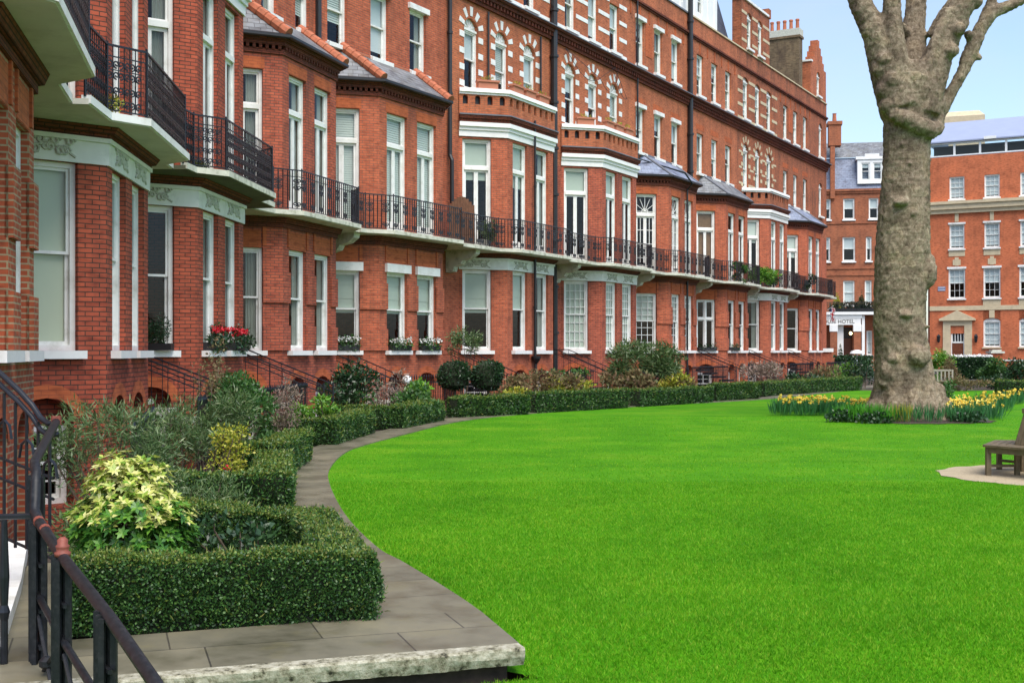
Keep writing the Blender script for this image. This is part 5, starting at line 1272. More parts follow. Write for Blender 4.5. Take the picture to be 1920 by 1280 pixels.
def postbars(c, z0, z1, k=3):
    q = MB(); d = Vector((.52, -.85, 0))
    e = Vector((.9, .43, 0))
    for j in range(k):
        for g in (-1, 1):
            p = Vector((*c, 0)) + d * (.045 * j) + e * (.026 * g); q.tube([rel3((p.x, p.y, z0)), rel3((p.x, p.y, z1 - .010 * j))], .019, 4)
    p = Vector((*c, 0)) + d * .05
    for zz in (z0 + .3, (z0 + z1) / 2, z1 - .25): q.tube([rel3((p.x - .045, p.y + .075, zz)), rel3((p.x + .045, p.y - .075, zz))], .013, 4)
    return q
for c, z0, z1 in (((-2.84, 7.32), 0, 1.06), ((-2.76, 7.12), -.2, .82), ((-2.36, 6.40), -.3, .74), ((-1.86, 5.58), -.4, .62)):
    q = postbars(c, z0, z1, 2 if c[1] > 7.2 else 3); q.build('post', M['iron_old'], rt)
m_ = MB()
for a, b in (((-2.78, 7.15), (-2.36, 6.42)), ((-2.30, 6.3), (-1.9, 5.65)), ((-1.8, 5.45), (-1.4, 4.8))):
    za, zb = (.36, .26) if a[1] > 7 else ((.24, .12) if a[1] > 6 else (.1, 0)); mm = ((a[0] + b[0]) / 2, (a[1] + b[1]) / 2)
    m_.tube([rel3((*a, za)), rel3((mm[0], mm[1], (za + zb) / 2 - .24)), rel3((*b, zb - .52))], .013, 5); m_.tube([rel3((*b, zb)), rel3((mm[0], mm[1], (za + zb) / 2 - .24)), rel3((*a, za - .52))], .013, 5)
    m_.lathe(rel3((mm[0], mm[1], (za + zb) / 2 - .27)), [(.02, 0), (.045, .02), (.045, .05), (.02, .07)], 10)
m_.build('brace', M['iron_old'], rt)
m_ = MB(); m_.lathe(rel3((-2.33, 6.36, .735)), [(.040, 0), (.042, .02), (.030, .028), (.034, .045), (.036, .055), (.026, .062), (.028, .085), (.012, .10)], 12); m_.build('finial', M['iron_rust'], rt, smooth=True)
m_ = MB()
for p in ((-2.62, 6.88, .80), (-2.72, 7.05, .822)): a = rel3(p); m_.tube([a, (a[0] + .02, a[1] - .036, a[2] - .006)], .0325, 10)
m_.tube([rel3((-2.84, 7.32, 0)), rel3((-2.84, 7.32, .12))], .026, 6); a = rel3((-3.27, 8.8, 1.27)); m_.tube([a, (a[0], a[1], a[2] + .06)], .036, 8); m_.build('primer_patch', M['iron_rust'], rt)
# stair railing of the first house, with its landing
rt = thing('stair_railing', 'black iron stair railing with double curved rail at the left edge', 'railing', (-3.6, 9.0, 0))
def r2(p): return (p[0] + 3.6, p[1] - 9.0, p[2])
m_ = MB()
for dz, r in ((0, .022), (-.085, .020)):
    m_.tube([r2(p) for p in ((-4.6, 9.6, 2.05 + dz), (-3.85, 9.15, 1.66 + dz), (-3.62, 9.02, 1.50 + dz), (-3.50, 8.95, 1.40 + dz), (-3.42, 8.9, 1.31 + dz), (-3.34, 8.84, 1.275 + dz), (-3.26, 8.8, 1.285 + dz))], r, 8)
m_.build('rail', M['iron'], rt, smooth=True)
m_ = MB()
for k in range(7):
    t = k / 6; p = Vector((-3.98, 9.22, 0)).lerp(Vector((-3.33, 8.84, 0)), t); zt = 1.62 - .40 * t; m_.tube([r2((p.x, p.y, .35)), r2((p.x, p.y, zt))], .013, 5)
    if k % 2 == 0:
        m_.tube([r2((p.x - .07, p.y + .04, zt - .34)), r2((p.x - .05, p.y + .03, zt - .24)), r2((p.x, p.y, zt - .2)), r2((p.x + .05, p.y - .03, zt - .24)), r2((p.x + .07, p.y - .04, zt - .34))], .011, 5)
for z in (.42, .85, 1.0): m_.tube([r2((-4.0, 9.23, z + .05)), r2((-3.30, 8.83, z - .12))], .012, 5)
m_.build('baluster', M['iron'], rt)
m_ = MB(); m_.tube([r2((-3.4, 7.08, .83)), r2((-2.80, 7.2, .83))], .018, 6); m_.tube([r2((-2.92, 7.05, -.2)), r2((-2.92, 7.05, .25)), r2((-2.92, 7.05, .30)), r2((-2.92, 7.05, .34)), r2((-2.92, 7.05, .50)), r2((-2.92, 7.05, .83))], [.022, .022, .034, .022, .030, .018], 8); m_.build('side_rail', M['iron'], rt)
m_ = MB()
for k in range(6): m_.box(-.75 + k * .12, -.65 + k * .12, -1.1, -.2, .58, .62)
m_.build('landing', M['iron'], rt)
b = MB(); wl = [(-2.93, 7.0), (-3.66, 9.15), (-4.34, 11.0)]; b.band(wl[::-1], 0, .22, -.3, .10); o = b.build('white_plinth', M['white'], None); tag(o, 'low white painted plinth along the paving in the lower left corner', 'plinth')
b = MB(); b.band([(-4.6, 10.9), (-3.3, 6.8)], 0, .5, -.3, .04); 

# ------------------------------------------------------------------ plane tree
TX, TY = 10.46, 32.5
def tp3(px, py, dy=0):
    Y = TY + dy; return (X(px, Y) - TX, dy, 1.8 - (py - 657) / 2300 * Y)
S_ = 1 / 70.8
tm = MB()
tr = [(1700, 800, 74), (1698, 770, 66), (1697, 735, 58), (1695, 700, 54), (1690, 650, 49), (1686, 600, 47), (1688, 540, 48), (1692, 470, 50), (1695, 420, 48), (1698, 350, 44), (1699, 290, 42), (1701, 235, 44), (1703, 190, 50), (1705, 150, 52), (1706, 120, 40)]
tm.tube([tp3(a, b) for a, b, c in tr], [c * S_ for a, b, c in tr], 20)
limbs = [[(1690, 210, 40, 0), (1664, 130, 34, -.1), (1640, 60, 25, -.2), (1610, 0, 20, -.2), (1578, -80, 18, -.3), (1540, -200, 16, 0)],
         [(1695, 200, 34, -.3), (1680, 120, 24, -.35), (1674, 50, 18, -.4), (1670, -20, 16, -.4), (1660, -160, 16, -.5)],
         [(1706, 190, 36, .3), (1712, 100, 25, .5), (1716, 30, 20, .7), (1722, -60, 18, .8), (1735, -220, 18, 1.2)],
         [(1722, 210, 40, -.1), (1742, 150, 32, -.15), (1763, 95, 26, -.15), (1788, 45, 23, -.2), (1815, -15, 22, -.3), (1860, -110, 20, -.3), (1900, -230, 15, -.2)],
         [(1744, 232, 18, .2), (1776, 186, 12, .3), (1804, 138, 12, .3), (1822, 95, 14, .3), (1838, 55, 13, .3), (1862, 22, 13, .3), (1900, 8, 10, .3), (1960, -25, 8, .3)],
         [(1838, 60, 12, .3), (1850, 25, 10, .35), (1868, -20, 9, .4), (1900, -110, 7, .6)],
         [(1672, 30, 10, -.2), (1682, 42, 9, .1), (1700, 62, 9, .4)], [(1744, 70, 9, .3), (1760, 40, 11, .3), (1785, 10, 12, .3), (1830, -50, 10, .4)],
         [(1724, 165, 20, -.35), (1748, 105, 12, -.45), (1760, 60, 11, -.4), (1778, 20, 12, -.3)]]
for l in limbs: tm.tube([tp3(a, b, d) for a, b, c, d in l], [c * S_ for a, b, c, d in l], 12)
rr0 = random.Random(5)
def ball(mb, c, r, sz=1.0):
    mb.lathe(c, [(r * math.sin(PI * k / 8) + .001, -r * sz * math.cos(PI * k / 8)) for k in range(9)], 12)
for a, b, r, d, s_ in ((1737, 512, 19, -.30, 1.5), (1742, 490, 12, -.25, 1.2), (1724, 668, 21, -.74, .95), (1662, 696, 12, -.56, 1.5), (1674, 674, 11, -.62, 1), (1655, 716, 9, -.5, 1.2), (1690, 380, 14, -.60, .5), (1700, 590, 14, -.62, .5), (1712, 400, 10, -.58, .6), (1752, 198, 22, -.1, 1.2), (1756, 176, 14, 0, 1.2), (1758, 222, 14, -.15, 1),
                       (1640, 95, 15, -.2, 1), (1650, 130, 17, -.3, 1), (1660, 170, 18, -.35, 1), (1626, 55, 14, -.3, 1), (1666, 200, 18, -.35, 1), (1655, 110, 14, -.45, 1), (1672, 150, 16, -.5, 1), (1612, 20, 12, -.3, 1), (1772, 114, 14, -.25, 1.3), (1788, 80, 11, -.25, 1), (1802, 44, 14, -.3, 1.2), (1762, 148, 13, -.35, 1), (1832, 2, 11, -.3, 1.4), (1785, 95, 14, -.5, 1), (1798, 55, 13, -.5, 1), (1824, 98, 11, .3, 1), (1836, 108, 7, .2, 1), (1817, 66, 9, .2, 1), (1758, 738, 16, -.2, 1.3), (1768, 758, 16, -.3, 1), (1778, 772, 14, -.35, 1), (1640, 765, 18, -.3, 1), (1670, 775, 20, -.6, .8), (1725, 782, 18, -.7, .8)):
    ball(tm, tp3(a, b, d), r * S_, s_)
tm.tube([tp3(*q) for q in ((1664, 208, -.30), (1680, 216, -.52), (1700, 224, -.64), (1722, 236, -.62), (1742, 246, -.45), (1756, 240, -.18), (1760, 226, .05))], [.14, .19, .21, .24, .25, .22, .14], 10)
for k in range(26):
    a = rr0.uniform(0, 2 * PI); z = rr0.uniform(.4, 7.2); r0 = .60 + .06 * math.sin(z); ball(tm, (r0 * math.cos(a) - .08, r0 * math.sin(a), z), rr0.uniform(.05, .11), rr0.uniform(.4, .8))
for ang in range(0, 360, 36):
    a = R(ang + 12); tm.tube([(.6 * math.cos(a), .6 * math.sin(a), .75), (.85 * math.cos(a), .85 * math.sin(a), .25), (1.25 * math.cos(a), 1.25 * math.sin(a), -.12)], [.26, .22, .10], 8)
tob = bpy.data.objects.new('trunk_build', tm.mesh('trunk_build', M['bark'])); C.objects.link(tob)
rm = tob.modifiers.new('r', 'REMESH'); rm.mode = 'VOXEL'; rm.voxel_size = .045
sm_ = tob.modifiers.new('s', 'SMOOTH'); sm_.iterations = 2; sm_.factor = .5
for nm, sz, st_ in (('bark_swell', .6, .07), ('bark_knob', .11, .075)):
    tx = bpy.data.textures.new(nm, 'CLOUDS'); tx.noise_scale = sz; tx.noise_depth = 3
    dm = tob.modifiers.new(nm, 'DISPLACE'); dm.texture = tx; dm.strength = st_; dm.mid_level = .5; dm.texture_coords = 'LOCAL'
dg = bpy.context.evaluated_depsgraph_get(); tme = bpy.data.meshes.new_from_object(tob.evaluated_get(dg)); bpy.data.objects.remove(tob)
tme.name = 'trunk'; tme.materials.clear(); tme.materials.append(M['bark']); tme.polygons.foreach_set('use_smooth', [True] * len(tme.polygons))
rt = thing('plane_tree', 'massive knobbly plane tree trunk forking above, ringed by daffodils', 'tree', (TX, TY, 0))
link('trunk', tme, rt)
cw = MB()                                    # bare winter crown above the frame
rr_ = random.Random(3)
def branch(p, d, l, r, lev):
    q = [p]; 
    for k in range(3): d = (d + Vector((rr_.uniform(-.3, .3), rr_.uniform(-.3, .3), rr_.uniform(-.05, .2)))).normalized(); q.append(q[-1] + d * l / 3)
    cw.tube(q, r, 5, r * .5)
    if lev:
        for k in range(3): branch(q[1 + k % 3], (d + Vector((rr_.uniform(-.9, .9), rr_.uniform(-.9, .9), rr_.uniform(-.2, .5)))).normalized(), l * .65, r * .5, lev - 1)
for l in limbs[:4]:
    a, b = l[-2], l[-1]; p0 = Vector(tp3(*b[:2], b[3])); d0 = (p0 - Vector(tp3(*a[:2], a[3]))).normalized(); branch(p0 - d0 * .3, (d0 + Vector((0, 0, .6))).normalized(), 3.5, b[2] * S_, 2)
cw.build('crown', M['bark'], rt)

# ------------------------------------------------------------------ daffodils
def daff(name, label, loc, ns, nf, rad, pal, group):
    rt = thing(name, label, 'flowers', loc, 0, group)
    a = RNG.uniform(0, 2 * PI, ns); rr = rad * np.sqrt(RNG.uniform(0, 1, ns)); P = np.column_stack([rr * np.cos(a), rr * np.sin(a), np.zeros(ns)])
    D = np.column_stack([np.cos(a) * .22, np.sin(a) * .22, np.ones(ns)]) + RNG.normal(0, .12, (ns, 3))
    link('leaves', npmesh('leaves', leaves(P, D, .44, .028, .05, .25), 4, M[pal]), rt)
    if nf:
        V = []; T = MB(); st_ = MB()
        for k in range(nf):
            an = random.uniform(0, 6.28); q = rad * math.sqrt(random.random()) * 1.05; h_ = random.uniform(.36, .50); c = np.array([q * math.cos(an), q * math.sin(an), h_])
            f = np.array([random.uniform(-.9, .9), -1.0 + random.uniform(-.2, 1.0), random.uniform(-.25, .3)]); f /= np.linalg.norm(f); s = np.cross(f, [0, 0, 1.0]); s /= np.linalg.norm(s); t = np.cross(s, f)
            L_ = np.array([(s * math.cos(2 * PI * j / 6) + t * math.sin(2 * PI * j / 6)) + f * .15 for j in range(6)]); V.append(leaves(np.tile(c, (6, 1)), L_, .062, .045, .1, .1))
            T.tube([tuple(c), tuple(c + f * .035), tuple(c + f * .045)], [.014, .017, .024], 6)
            st_.bar((q * math.cos(an) * .7, q * math.sin(an) * .7, 0), tuple(c), .006, 3)
        link('petals', npmesh('petals', np.concatenate(V), 4, M['petal_yellow']), rt); T.build('trumpets', M['petal_orange'], rt); st_.build('stalks', M['leaf_bulb'], rt)
    return rt
DG = 'daffodil clumps'
variants = [daff('daffodil_clump', 'daffodil clump in the long drift left of the plane tree', (X(1462, 34.4), 34.4, -.02), 76, 8, .30, 'leaf_bulb', DG), daff('daffodil_clump', 'daffodil clump in the long drift left of the plane tree', (X(1485, 34.8), 34.8, -.02), 76, 10, .32, 'leaf_bulb', DG), daff('daffodil_clump', 'daffodil clump in the long drift left of the plane tree', (X(1508, 34.3), 34.3, -.02), 70, 6, .3, 'leaf_bulb', DG)]
LBL, LBR, LBE = 'daffodil clump in the long drift left of the plane tree', 'daffodil clump close around the right foot of the plane tree', 'daffodil clump on the lawn right of the tree bed'
sp = [(1530, 34.6, LBL), (1552, 34.2, LBL), (1475, 35.9, LBL), (1500, 36.2, LBL), (1530, 36.0, LBL), (1560, 35.6, LBL), (1590, 35.8, LBL), (1612, 34.6, LBL), (1640, 34.9, LBL), (1580, 34.2, LBL), (1605, 33.2, LBL), (1628, 33.6, LBL), (1655, 34.2, LBL),
      (1775, 32.6, LBR), (1795, 32.2, LBR), (1812, 31.8, LBR), (1790, 33.4, LBR), (1815, 33.2, LBR), (1765, 33.8, LBR), (1800, 34.6, LBR), (1745, 35.2, LBR), (1806, 31.2, LBR), (1782, 31.6, LBR),
      (1850, 32.6, LBE), (1872, 32.8, LBE), (1862, 33.4, LBE), (1840, 37.4, LBE), (1858, 37.8, LBE), (1872, 37.0, LBE), (1826, 37.0, LBE), (1850, 39.8, LBE), (1882, 40.8, LBE), (1902, 41.5, LBE), (1845, 36.2, LBE), (1918, 42, LBE)]
for k, (px, Y, lb) in enumerate(sp): copy_thing(variants[(k * 7) % 3], (X(px + random.uniform(-7, 7), Y), Y + random.uniform(-.45, .45), -.02), random.uniform(0, 6.28), lb)
for px, Y, pal, n, rad, lb in ((1600, 31.3, 'leaf_bright', 150, .42, 'bright green strap leaf tuft at the front left of the tree bed'), (1645, 31.0, 'leaf_bright', 190, .45, 'widest bright green strap leaf tuft in front of the trunk'), (1625, 31.2, 'leaf_bright', 150, .4, 'bright green strap leaf tuft between its two neighbours'),
                              (1700, 30.9, 'leaf_bulb', 60, .3, 'thin dark leaf tuft below the round burl'), (1740, 30.9, 'leaf_bulb', 80, .32, 'dark leaf tuft at the right of the trunk foot'), (1800, 31.0, 'leaf_bulb', 90, .3, 'grey green leaf tuft at the right end of the tree bed'), (1690, 31.0, 'leaf_yellow', 90, .25, 'yellowish dry grass tuft in front of the trunk')):
    daff('leaf_tuft', lb, (X(px, Y), Y, 0), n, 0, rad, pal, 'leaf tufts in the tree bed')
for px, Y, lb in ((1580, 31.2, 'ivy patch at the left end of the tree bed'), (1640, 30.6, 'ivy patch along the front of the tree bed'), (1815, 30.9, 'pale ivy patch at the right end of the tree bed')):
    shrub('ivy_patch', lb, 'ground cover', (X(px, Y), Y, -.02), [(0, 0, .1, .45, .3, .2)], 'leaf_dark', 500, .08, .06, .3, .7, None, 0, 'ivy in the tree bed')

# ------------------------------------------------------------------ benches
rt = thing('tree_seat', 'weathered six sided wooden bench cut by the right frame edge on a gravel circle', 'bench', (7.93, 17.8, -.01))
def hexp(r, k): return Vector((-r * math.cos(PI * k / 3), r * math.sin(PI * k / 3)))
for k in range(6):
    st_ = MB(); bk = MB(); apr = MB()
    a0, a1 = hexp(1.10, k), hexp(1.10, k + 1)
    for j in range(5):
        r0, r1 = 1.10 - j * .115, 1.10 - j * .115 - .10
        q = [hexp(r0, k), hexp(r0, k + 1), hexp(r1, k + 1), hexp(r1, k)][::-1]
        q = [q[0], q[1], q[2], q[3]]; st_.hexa([(p.x, p.y) for p in q], .415, .445)
    st_.build('seat', M['bench_wood'], rt)
    q = [hexp(1.06, k), hexp(1.06, k + 1), hexp(1.03, k + 1), hexp(1.03, k)][::-1]; apr.hexa([(p.x, p.y) for p in q], .33, .413); apr.build('apron', M['bench_wood'], rt)
    b0, b1, c0, c1 = hexp(.64, k), hexp(.64, k + 1), hexp(.50, k), hexp(.50, k + 1)
    for z0, z1 in ((.0, .10), (.9, 1.0)):
        P_ = lambda p, q, t, z: (p.x + (q.x - p.x) * t, p.y + (q.y - p.y) * t, z)
    for j in range(7):
        t0, t1 = (j + .12) / 7, (j + .88) / 7; e0, e1 = b0.lerp(b1, t0), b0.lerp(b1, t1); f0, f1 = c0.lerp(c1, t0), c0.lerp(c1, t1)
        inn = lambda v: v * .93
        bk.quad((*e0, .45), (*e1, .45), (*f1, .92), (*f0, .92)); bk.quad((*inn(e1), .45), (*inn(e0), .45), (*inn(f0), .92), (*inn(f1), .92))
        bk.quad((*inn(e0), .45), (*e0, .45), (*f0, .92), (*inn(f0), .92)); bk.quad((*e1, .45), (*inn(e1), .45), (*inn(f1), .92), (*f1, .92))
    bk.hexa([(p.x, p.y) for p in (c1 * 1.06, c0 * 1.06, c0 * .86, c1 * .86)][::1], .90, .97)
    bk.build('backrest', M['bench_wood'], rt)
    for r in (1.02, .60):
        lg = MB(); p = hexp(r, k); lg.box(p.x - .033, p.x + .033, p.y - .033, p.y + .033, 0, .414); lg.build('leg', M['bench_wood'], rt)
    s_ = MB(); s_.tube([(*hexp(1.0, k), .14), (*hexp(.6, k), .14)], .028, 4); s_.build('stretcher', M['bench_wood'], rt)
rt = thing('park_bench', 'pale slatted wooden bench seen from behind right of the plane trunk', 'bench', (X(1752, 56), 56, -.02), R(-12))
m_ = MB()
for k in range(9): m_.box(-.72 + k * .165, -.66 + k * .165, -.02, .02, .46, .88)
m_.box(-.8, .8, -.03, .03, .88, .96); m_.box(-.8, .8, -.03, .03, .38, .46); m_.build('backrest', M['bench_pale'], rt)
m_ = MB(); [m_.box(-.78, .78, .06 + k * .11, .15 + k * .11, .42, .45) for k in range(4)]; m_.build('seat', M['bench_pale'], rt)
for x in (-.78, .78):
    for y0, z1 in ((-.03, .96), (.48, .62)): m_ = MB(); m_.box(x - .035, x + .035, y0 - .035, y0 + .03, 0, z1); m_.build('leg', M['bench_pale'], rt)
    m_ = MB(); m_.box(x - .04, x + .04, .031, .52, .621, .655); m_.build('armrest', M['bench_pale'], rt)

# ------------------------------------------------------------------ far side: hotel, red house, their planting
def facade(mb, l, z0, z1, ops, depth=.22): return panel(mb, (0, 0), (l, 0), z0, z1, ops, depth)
th = R(-29.3); rt = thing('red_mansion', 'orange red brick mansion block with stone keystones and brown door facing the garden', 'building', (X(1740, 110), 110, 0), th)
cols = [1.83 + 2.93 * k for k in range(9)]
ops = []
for k, x in enumerate(cols):
    ops += [(x, x + 1.27, 15.2, 17.2, 0), (x, x + 1.27, 10.8, 13.0, 0), (x - .08, x + 1.33, 6.4, 9.05, 0)]
    if k: ops.append((x - .08, x + 1.33, 2.1, 4.35, .28))
    else: ops.append((1.95, 3.1, 0.0, 3.3, 0))
m_ = MB(); fr = facade(m_, 28, -.3, 19.0, ops); m_.quad((0, 14, -.3), (0, 0, -.3), (0, 0, 19), (0, 14, 19)); m_.quad((28, 0, -.3), (28, 14, -.3), (28, 14, 19), (28, 0, 19)); m_.build('wall', M['brick_mansion'], rt)
m_ = MB(); m_.box(.1, 27.9, 3, 3.1, -.2, 18.9); m_.build('room', M['plaster'], rt)
for k, x in enumerate(cols):
    window(rt, fr, x, 15.2, 1.27, 2.0, 'sash', 0, (3, 2), ('sheer', .93), 0, 'white'); window(rt, fr, x, 10.8, 1.27, 2.2, 'sash', 0, (3, 2), ('sheer', .93), .14, 'white'); window(rt, fr, x - .08, 6.4, 1.41, 2.65, 'sash', 0, (3, 2), ('sheer', .5), .16, 'white')
    if k: window(rt, fr, x - .08, 2.1, 1.41, 2.25, 'sash', .28, (3, 2), ('sheer', .93), 0, 'stone')
m_ = MB(); m_.band([(0, 0), (28, 0)], -.02, .25, 13.95, 14.3); m_.band([(0, 0), (28, 0)], -.02, .45, 14.3, 14.75); m_.band([(0, 0), (28, 0)], -.02, .6, 14.75, 15.0)
m_.band([(0, 0), (28, 0)], -.02, .08, 5.35, 5.75)
for k, x in enumerate(cols):
    c_ = x + .63; m_.box(x - .05, x + 1.32, -.04, 0, 10.15, 10.67)
    for zz in (13.2, 9.3): m_.hexa([(c_ - .16, -.07), (c_ + .16, -.07), (c_ + .16, .02), (c_ - .16, .02)], zz, zz + .75)
    for q in (-1, 1): m_.box(c_ + q * .24 - .09, c_ + q * .24 + .09, -.05, .02, 9.35, 9.85)
    if k: m_.box(c_ - .22, c_ + .22, -.06, .02, 4.66, 5.34); m_.box(x - .1, x + 1.35, -.05, .02, 5.76, 6.27)
m_.build('stone_trim', M['stone'], rt)
dr = MB(); dr.box(1.3, 1.94, -.12, .1, 0, 4.0); dr.box(3.11, 3.75, -.12, .1, 0, 4.0); dr.box(1.3, 3.75, -.12, .1, 4.0, 4.6)
dr.quad((1.0, -.35, 4.6), (4.05, -.35, 4.6), (2.525, -.35, 5.35)); dr.quad((1.0, -.35, 4.6), (2.525, -.35, 5.35), (2.525, .0, 5.35), (1.0, .0, 4.6)); dr.quad((4.05, -.35, 4.6), (4.05, 0, 4.6), (2.525, 0, 5.35), (2.525, -.35, 5.35)); dr.box(1.0, 4.05, -.36, 0, 4.45, 4.601)
dro = dr.build('door_surround', M['stone'], rt)
d_ = MB(); d_.quad((1.95, .19, 2.4), (3.1, .19, 2.4), (3.1, .19, 3.3), (1.95, .19, 3.3)); d_.build('door_fanlight', M['plastic_shade_dark'], rt)
d_ = MB(); d_.box(2.05, 3.0, .10, .16, 0.02, 2.45)
for a in (2.12, 2.55):
    for z0 in (.2, .95, 1.7): d_.box(a, a + .36, .08, .1, z0, z0 + .6)
d_.build('door', M['wood_door'], rt); d_ = MB(); d_.box(1.95, 2.04, .06, .2, 0, 3.3); d_.box(3.01, 3.1, .06, .2, 0, 3.3); d_.box(2.04, 3.01, .06, .2, 2.46, 2.6)
for k in range(4): d_.box(2.04 + k * .24, 2.09 + k * .24, .06, .2, 2.6, 3.3)
d_.build('door_frame', M['white'], rt)
for x in (.95, 4.1): l_ = MB(); l_.lathe((x, -.25, 2.5), [(.05, 0), (.12, .1), (.16, .5), (.18, .55), (.05, .75)], 6); l_.box(x - .02, x + .02, -.25, 0, 3.1, 3.14); l_.build('lantern', M['iron'], rt)
for x in (.75, 4.35): l_ = MB(); l_.lathe((x, -.3, .8), [(.06, 0), (.1, .1), (.1, .6), (.03, .7)], 8); l_.build('door_lamp', M['globe'], rt)
m_ = MB(); m_.box(.85, 1.5, -.03, -.002, 7.1, 7.5); po = m_.build('name_plaque', M['plaque'], rt); m_ = MB(); m_.box(.9, 1.45, -.036, -.031, 7.16, 7.2); m_.box(.9, 1.45, -.036, -.031, 7.4, 7.44); m_.build('plaque_border', M['globe'], po)
m_ = MB(); m_.box(-.3, 28, .3, 14, 18.95, 19.1); m_.box(0, 28, .9, 1.0, 20.35, 20.6); m_.build('flat_roof', M['lead'], rt)
m_ = MB(); rect_ring(m_, 0, 28, 19.1, 20.35, .14, .55, .7)
for k in range(1, 13): m_.box(k * 2.16 - .09, k * 2.16 + .09, .55, .7, 19.24, 20.21)
m_.build('glazing_frame', M['white_clean'], rt); m_ = MB(); m_.quad((.1, .62, 19.2), (27.9, .62, 19.2), (27.9, .62, 20.3), (.1, .62, 20.3)); m_.build('glazing', M['glass'], rt)
m_ = MB(); m_.box(.05, 27.95, 2.5, 2.6, 19.11, 20.34); m_.build('attic_room', M['plaster'], rt)
m_ = MB(); m_.quad((-.3, .3, 20.45), (28.3, .3, 20.45), (28.3, 4.8, 22.9), (-.3, 4.8, 22.9)); m_.quad((-.3, .3, 20.45), (-.3, 4.8, 22.9), (-.3, 12, 22.9), (-.3, 12, 20.45)); m_.quad((-.3, 4.8, 22.9), (28.3, 4.8, 22.9), (28.3, 12, 22.9), (-.3, 12, 22.9)); m_.box(-.3, 28.3, .28, .5, 20.351, 20.47)
m_.build('attic_roof', M['lead_blue'], rt)
for x in (4.7, 9.3): m_ = MB(); m_.box(x, x + 1.0, .1, .3, 20.36, 20.6); m_.build('roof_light', M['white_clean'], rt)
for x, r in ((-.25, .08), (-.6, .06), (.12, .05)): m_ = MB(); m_.tube([(x, -.15 if x > 0 else .1, 0), (x, -.15 if x > 0 else .1, 19)], r, 6); m_.build('downpipe', M['pipe'], rt)
o = None
m_ = MB(); m_.hexa([(0, 0), (5.2, 0), (5.2, 4), (0, 4)], 0, 3.2); m_.quad((0, -.01, 3.2), (5.2, -.01, 3.2), (4.6, 1, 3.9), (.6, 1, 3.9)); m_.hexa([(.3, .3), (5, .3), (5, 4), (.3, 4)], -24, 0)
rt2 = thing('roof_block', 'small tan rooftop block showing above the blue grey roof', 'building', (X(1752, 135), 135, 24.2), R(-20)); m_.build('wall', M['stone'], rt2)
for k in range(2):
    m_ = MB(); m_.box(1.5 + k * 1.3, 2.4 + k * 1.3, -.03, .02, 1.6, 2.3); m_.build('window', M['lead'], rt2)

# hotel
th = R(-10); HX, HY = X(1528, 112), 112.0
rt = thing('brick_hotel', 'salmon brick hotel with slate mansard and white porch beyond the end of the terrace', 'building', (HX, HY, 0), th)
ops = [(2.5, 3.5, 13.7, 15.6, 0), (4.75, 5.6, 13.7, 15.6, 0), (.75, 1.4, 13.7, 15.6, 0), (2.45, 3.55, 9.9, 12.1, 0), (.6, 1.35, 9.9, 12.1, 0), (2.5, 3.5, 5.9, 8.15, 0), (4.4, 5.0, 5.9, 8.15, 0), (4.5, 5.0, 9.9, 12.1, 0), (2.4, 3.3, 0, 3.9, 0), (4.55, 5.05, 1.4, 3.6, 0), (7.5, 8.4, 13.7, 15.6, 0), (7.4, 8.4, 9.9, 12.1, 0), (7.4, 8.4, 5.9, 8.15, 0)]
m_ = MB(); fr = facade(m_, 9.7, -.3, 16.4, ops); m_.quad((9.7, 0, -.3), (9.7, 12, -.3), (9.7, 12, 16.4), (9.7, 0, 16.4)); m_.quad((-12, 0, -.3), (0, 0, -.3), (0, 0, 16.4), (-12, 0, 16.4)); m_.quad((-12, 12, -.3), (-12, 0, -.3), (-12, 0, 16.4), (-12, 12, 16.4))
m_.build('wall', M['brick_hotel'], rt)
m_ = MB(); m_.box(.1, 9.6, 3, 3.1, -.2, 16.3); m_.build('room', M['plaster'], rt)
for (a, b, z0, z1, _) in ops:
    if z0 > .5: window(rt, fr, a, z0, b - a, z1 - z0, 'sash', 0, (1, 1), ('sheer', .5) if z0 > 9 else ('sheer', .93), 0, 'white_clean')
m_ = MB()
for zz, d_ in ((16.05, .12), (16.25, .22)): m_.band([(-12, 0), (9.7, 0)], -.02, d_, zz, zz + .2)
for zz in (13.3, 9.2, 8.6): m_.band([(-12, 0), (9.7, 0)], -.02, .08, zz, zz + .14)
m_.build('string_course', M['brick_hotel'], rt)
m_ = MB(); m_.quad((-12, .0, 16.46), (9.7, .0, 16.46), (9.7, .9, 19.4), (-12, .9, 19.4)); m_.quad((9.7, 0, 16.46), (9.7, 12, 16.46), (9.7, 12, 19.4), (9.7, .9, 19.4)); m_.build('mansard_roof', M['slate_blue'], rt)
m_ = MB(); m_.quad((-12, .75, 19.42), (9.7, .75, 19.42), (9.7, 3.4, 21.2), (-12, 3.4, 21.2)); m_.quad((-12, 3.4, 21.2), (9.7, 3.4, 21.2), (9.7, 8, 21.2), (-12, 8, 21.2)); m_.quad((9.7, .75, 19.42), (9.7, 12, 19.42), (9.7, 8, 21.2), (9.7, 3.4, 21.2)); m_.build('upper_roof', M['slate'], rt)
m_ = MB(); dfr = panel(m_, (3.75, -.1), (6.3, -.1), 16.9, 19.1, [(4.05 - 3.75, 4.85 - 3.75, 17.2, 18.8, 0), (5.1 - 3.75, 5.9 - 3.75, 17.2, 18.8, 0)], .12)
m_.quad((3.75, 1.2, 16.9), (3.75, -.1, 16.9), (3.75, -.1, 19.1), (3.75, 1.2, 19.1)); m_.quad((6.3, -.1, 16.9), (6.3, 1.2, 16.9), (6.3, 1.2, 19.1), (6.3, -.1, 19.1)); m_.box(3.6, 6.45, -.2, 1.2, 19.1, 19.35); m_.hexa([(4.4, -.18), (5.65, -.18), (5.65, 1.2), (4.4, 1.2)], 19.351, 19.6); do = m_.build('dormer', M['white_clean'], rt)
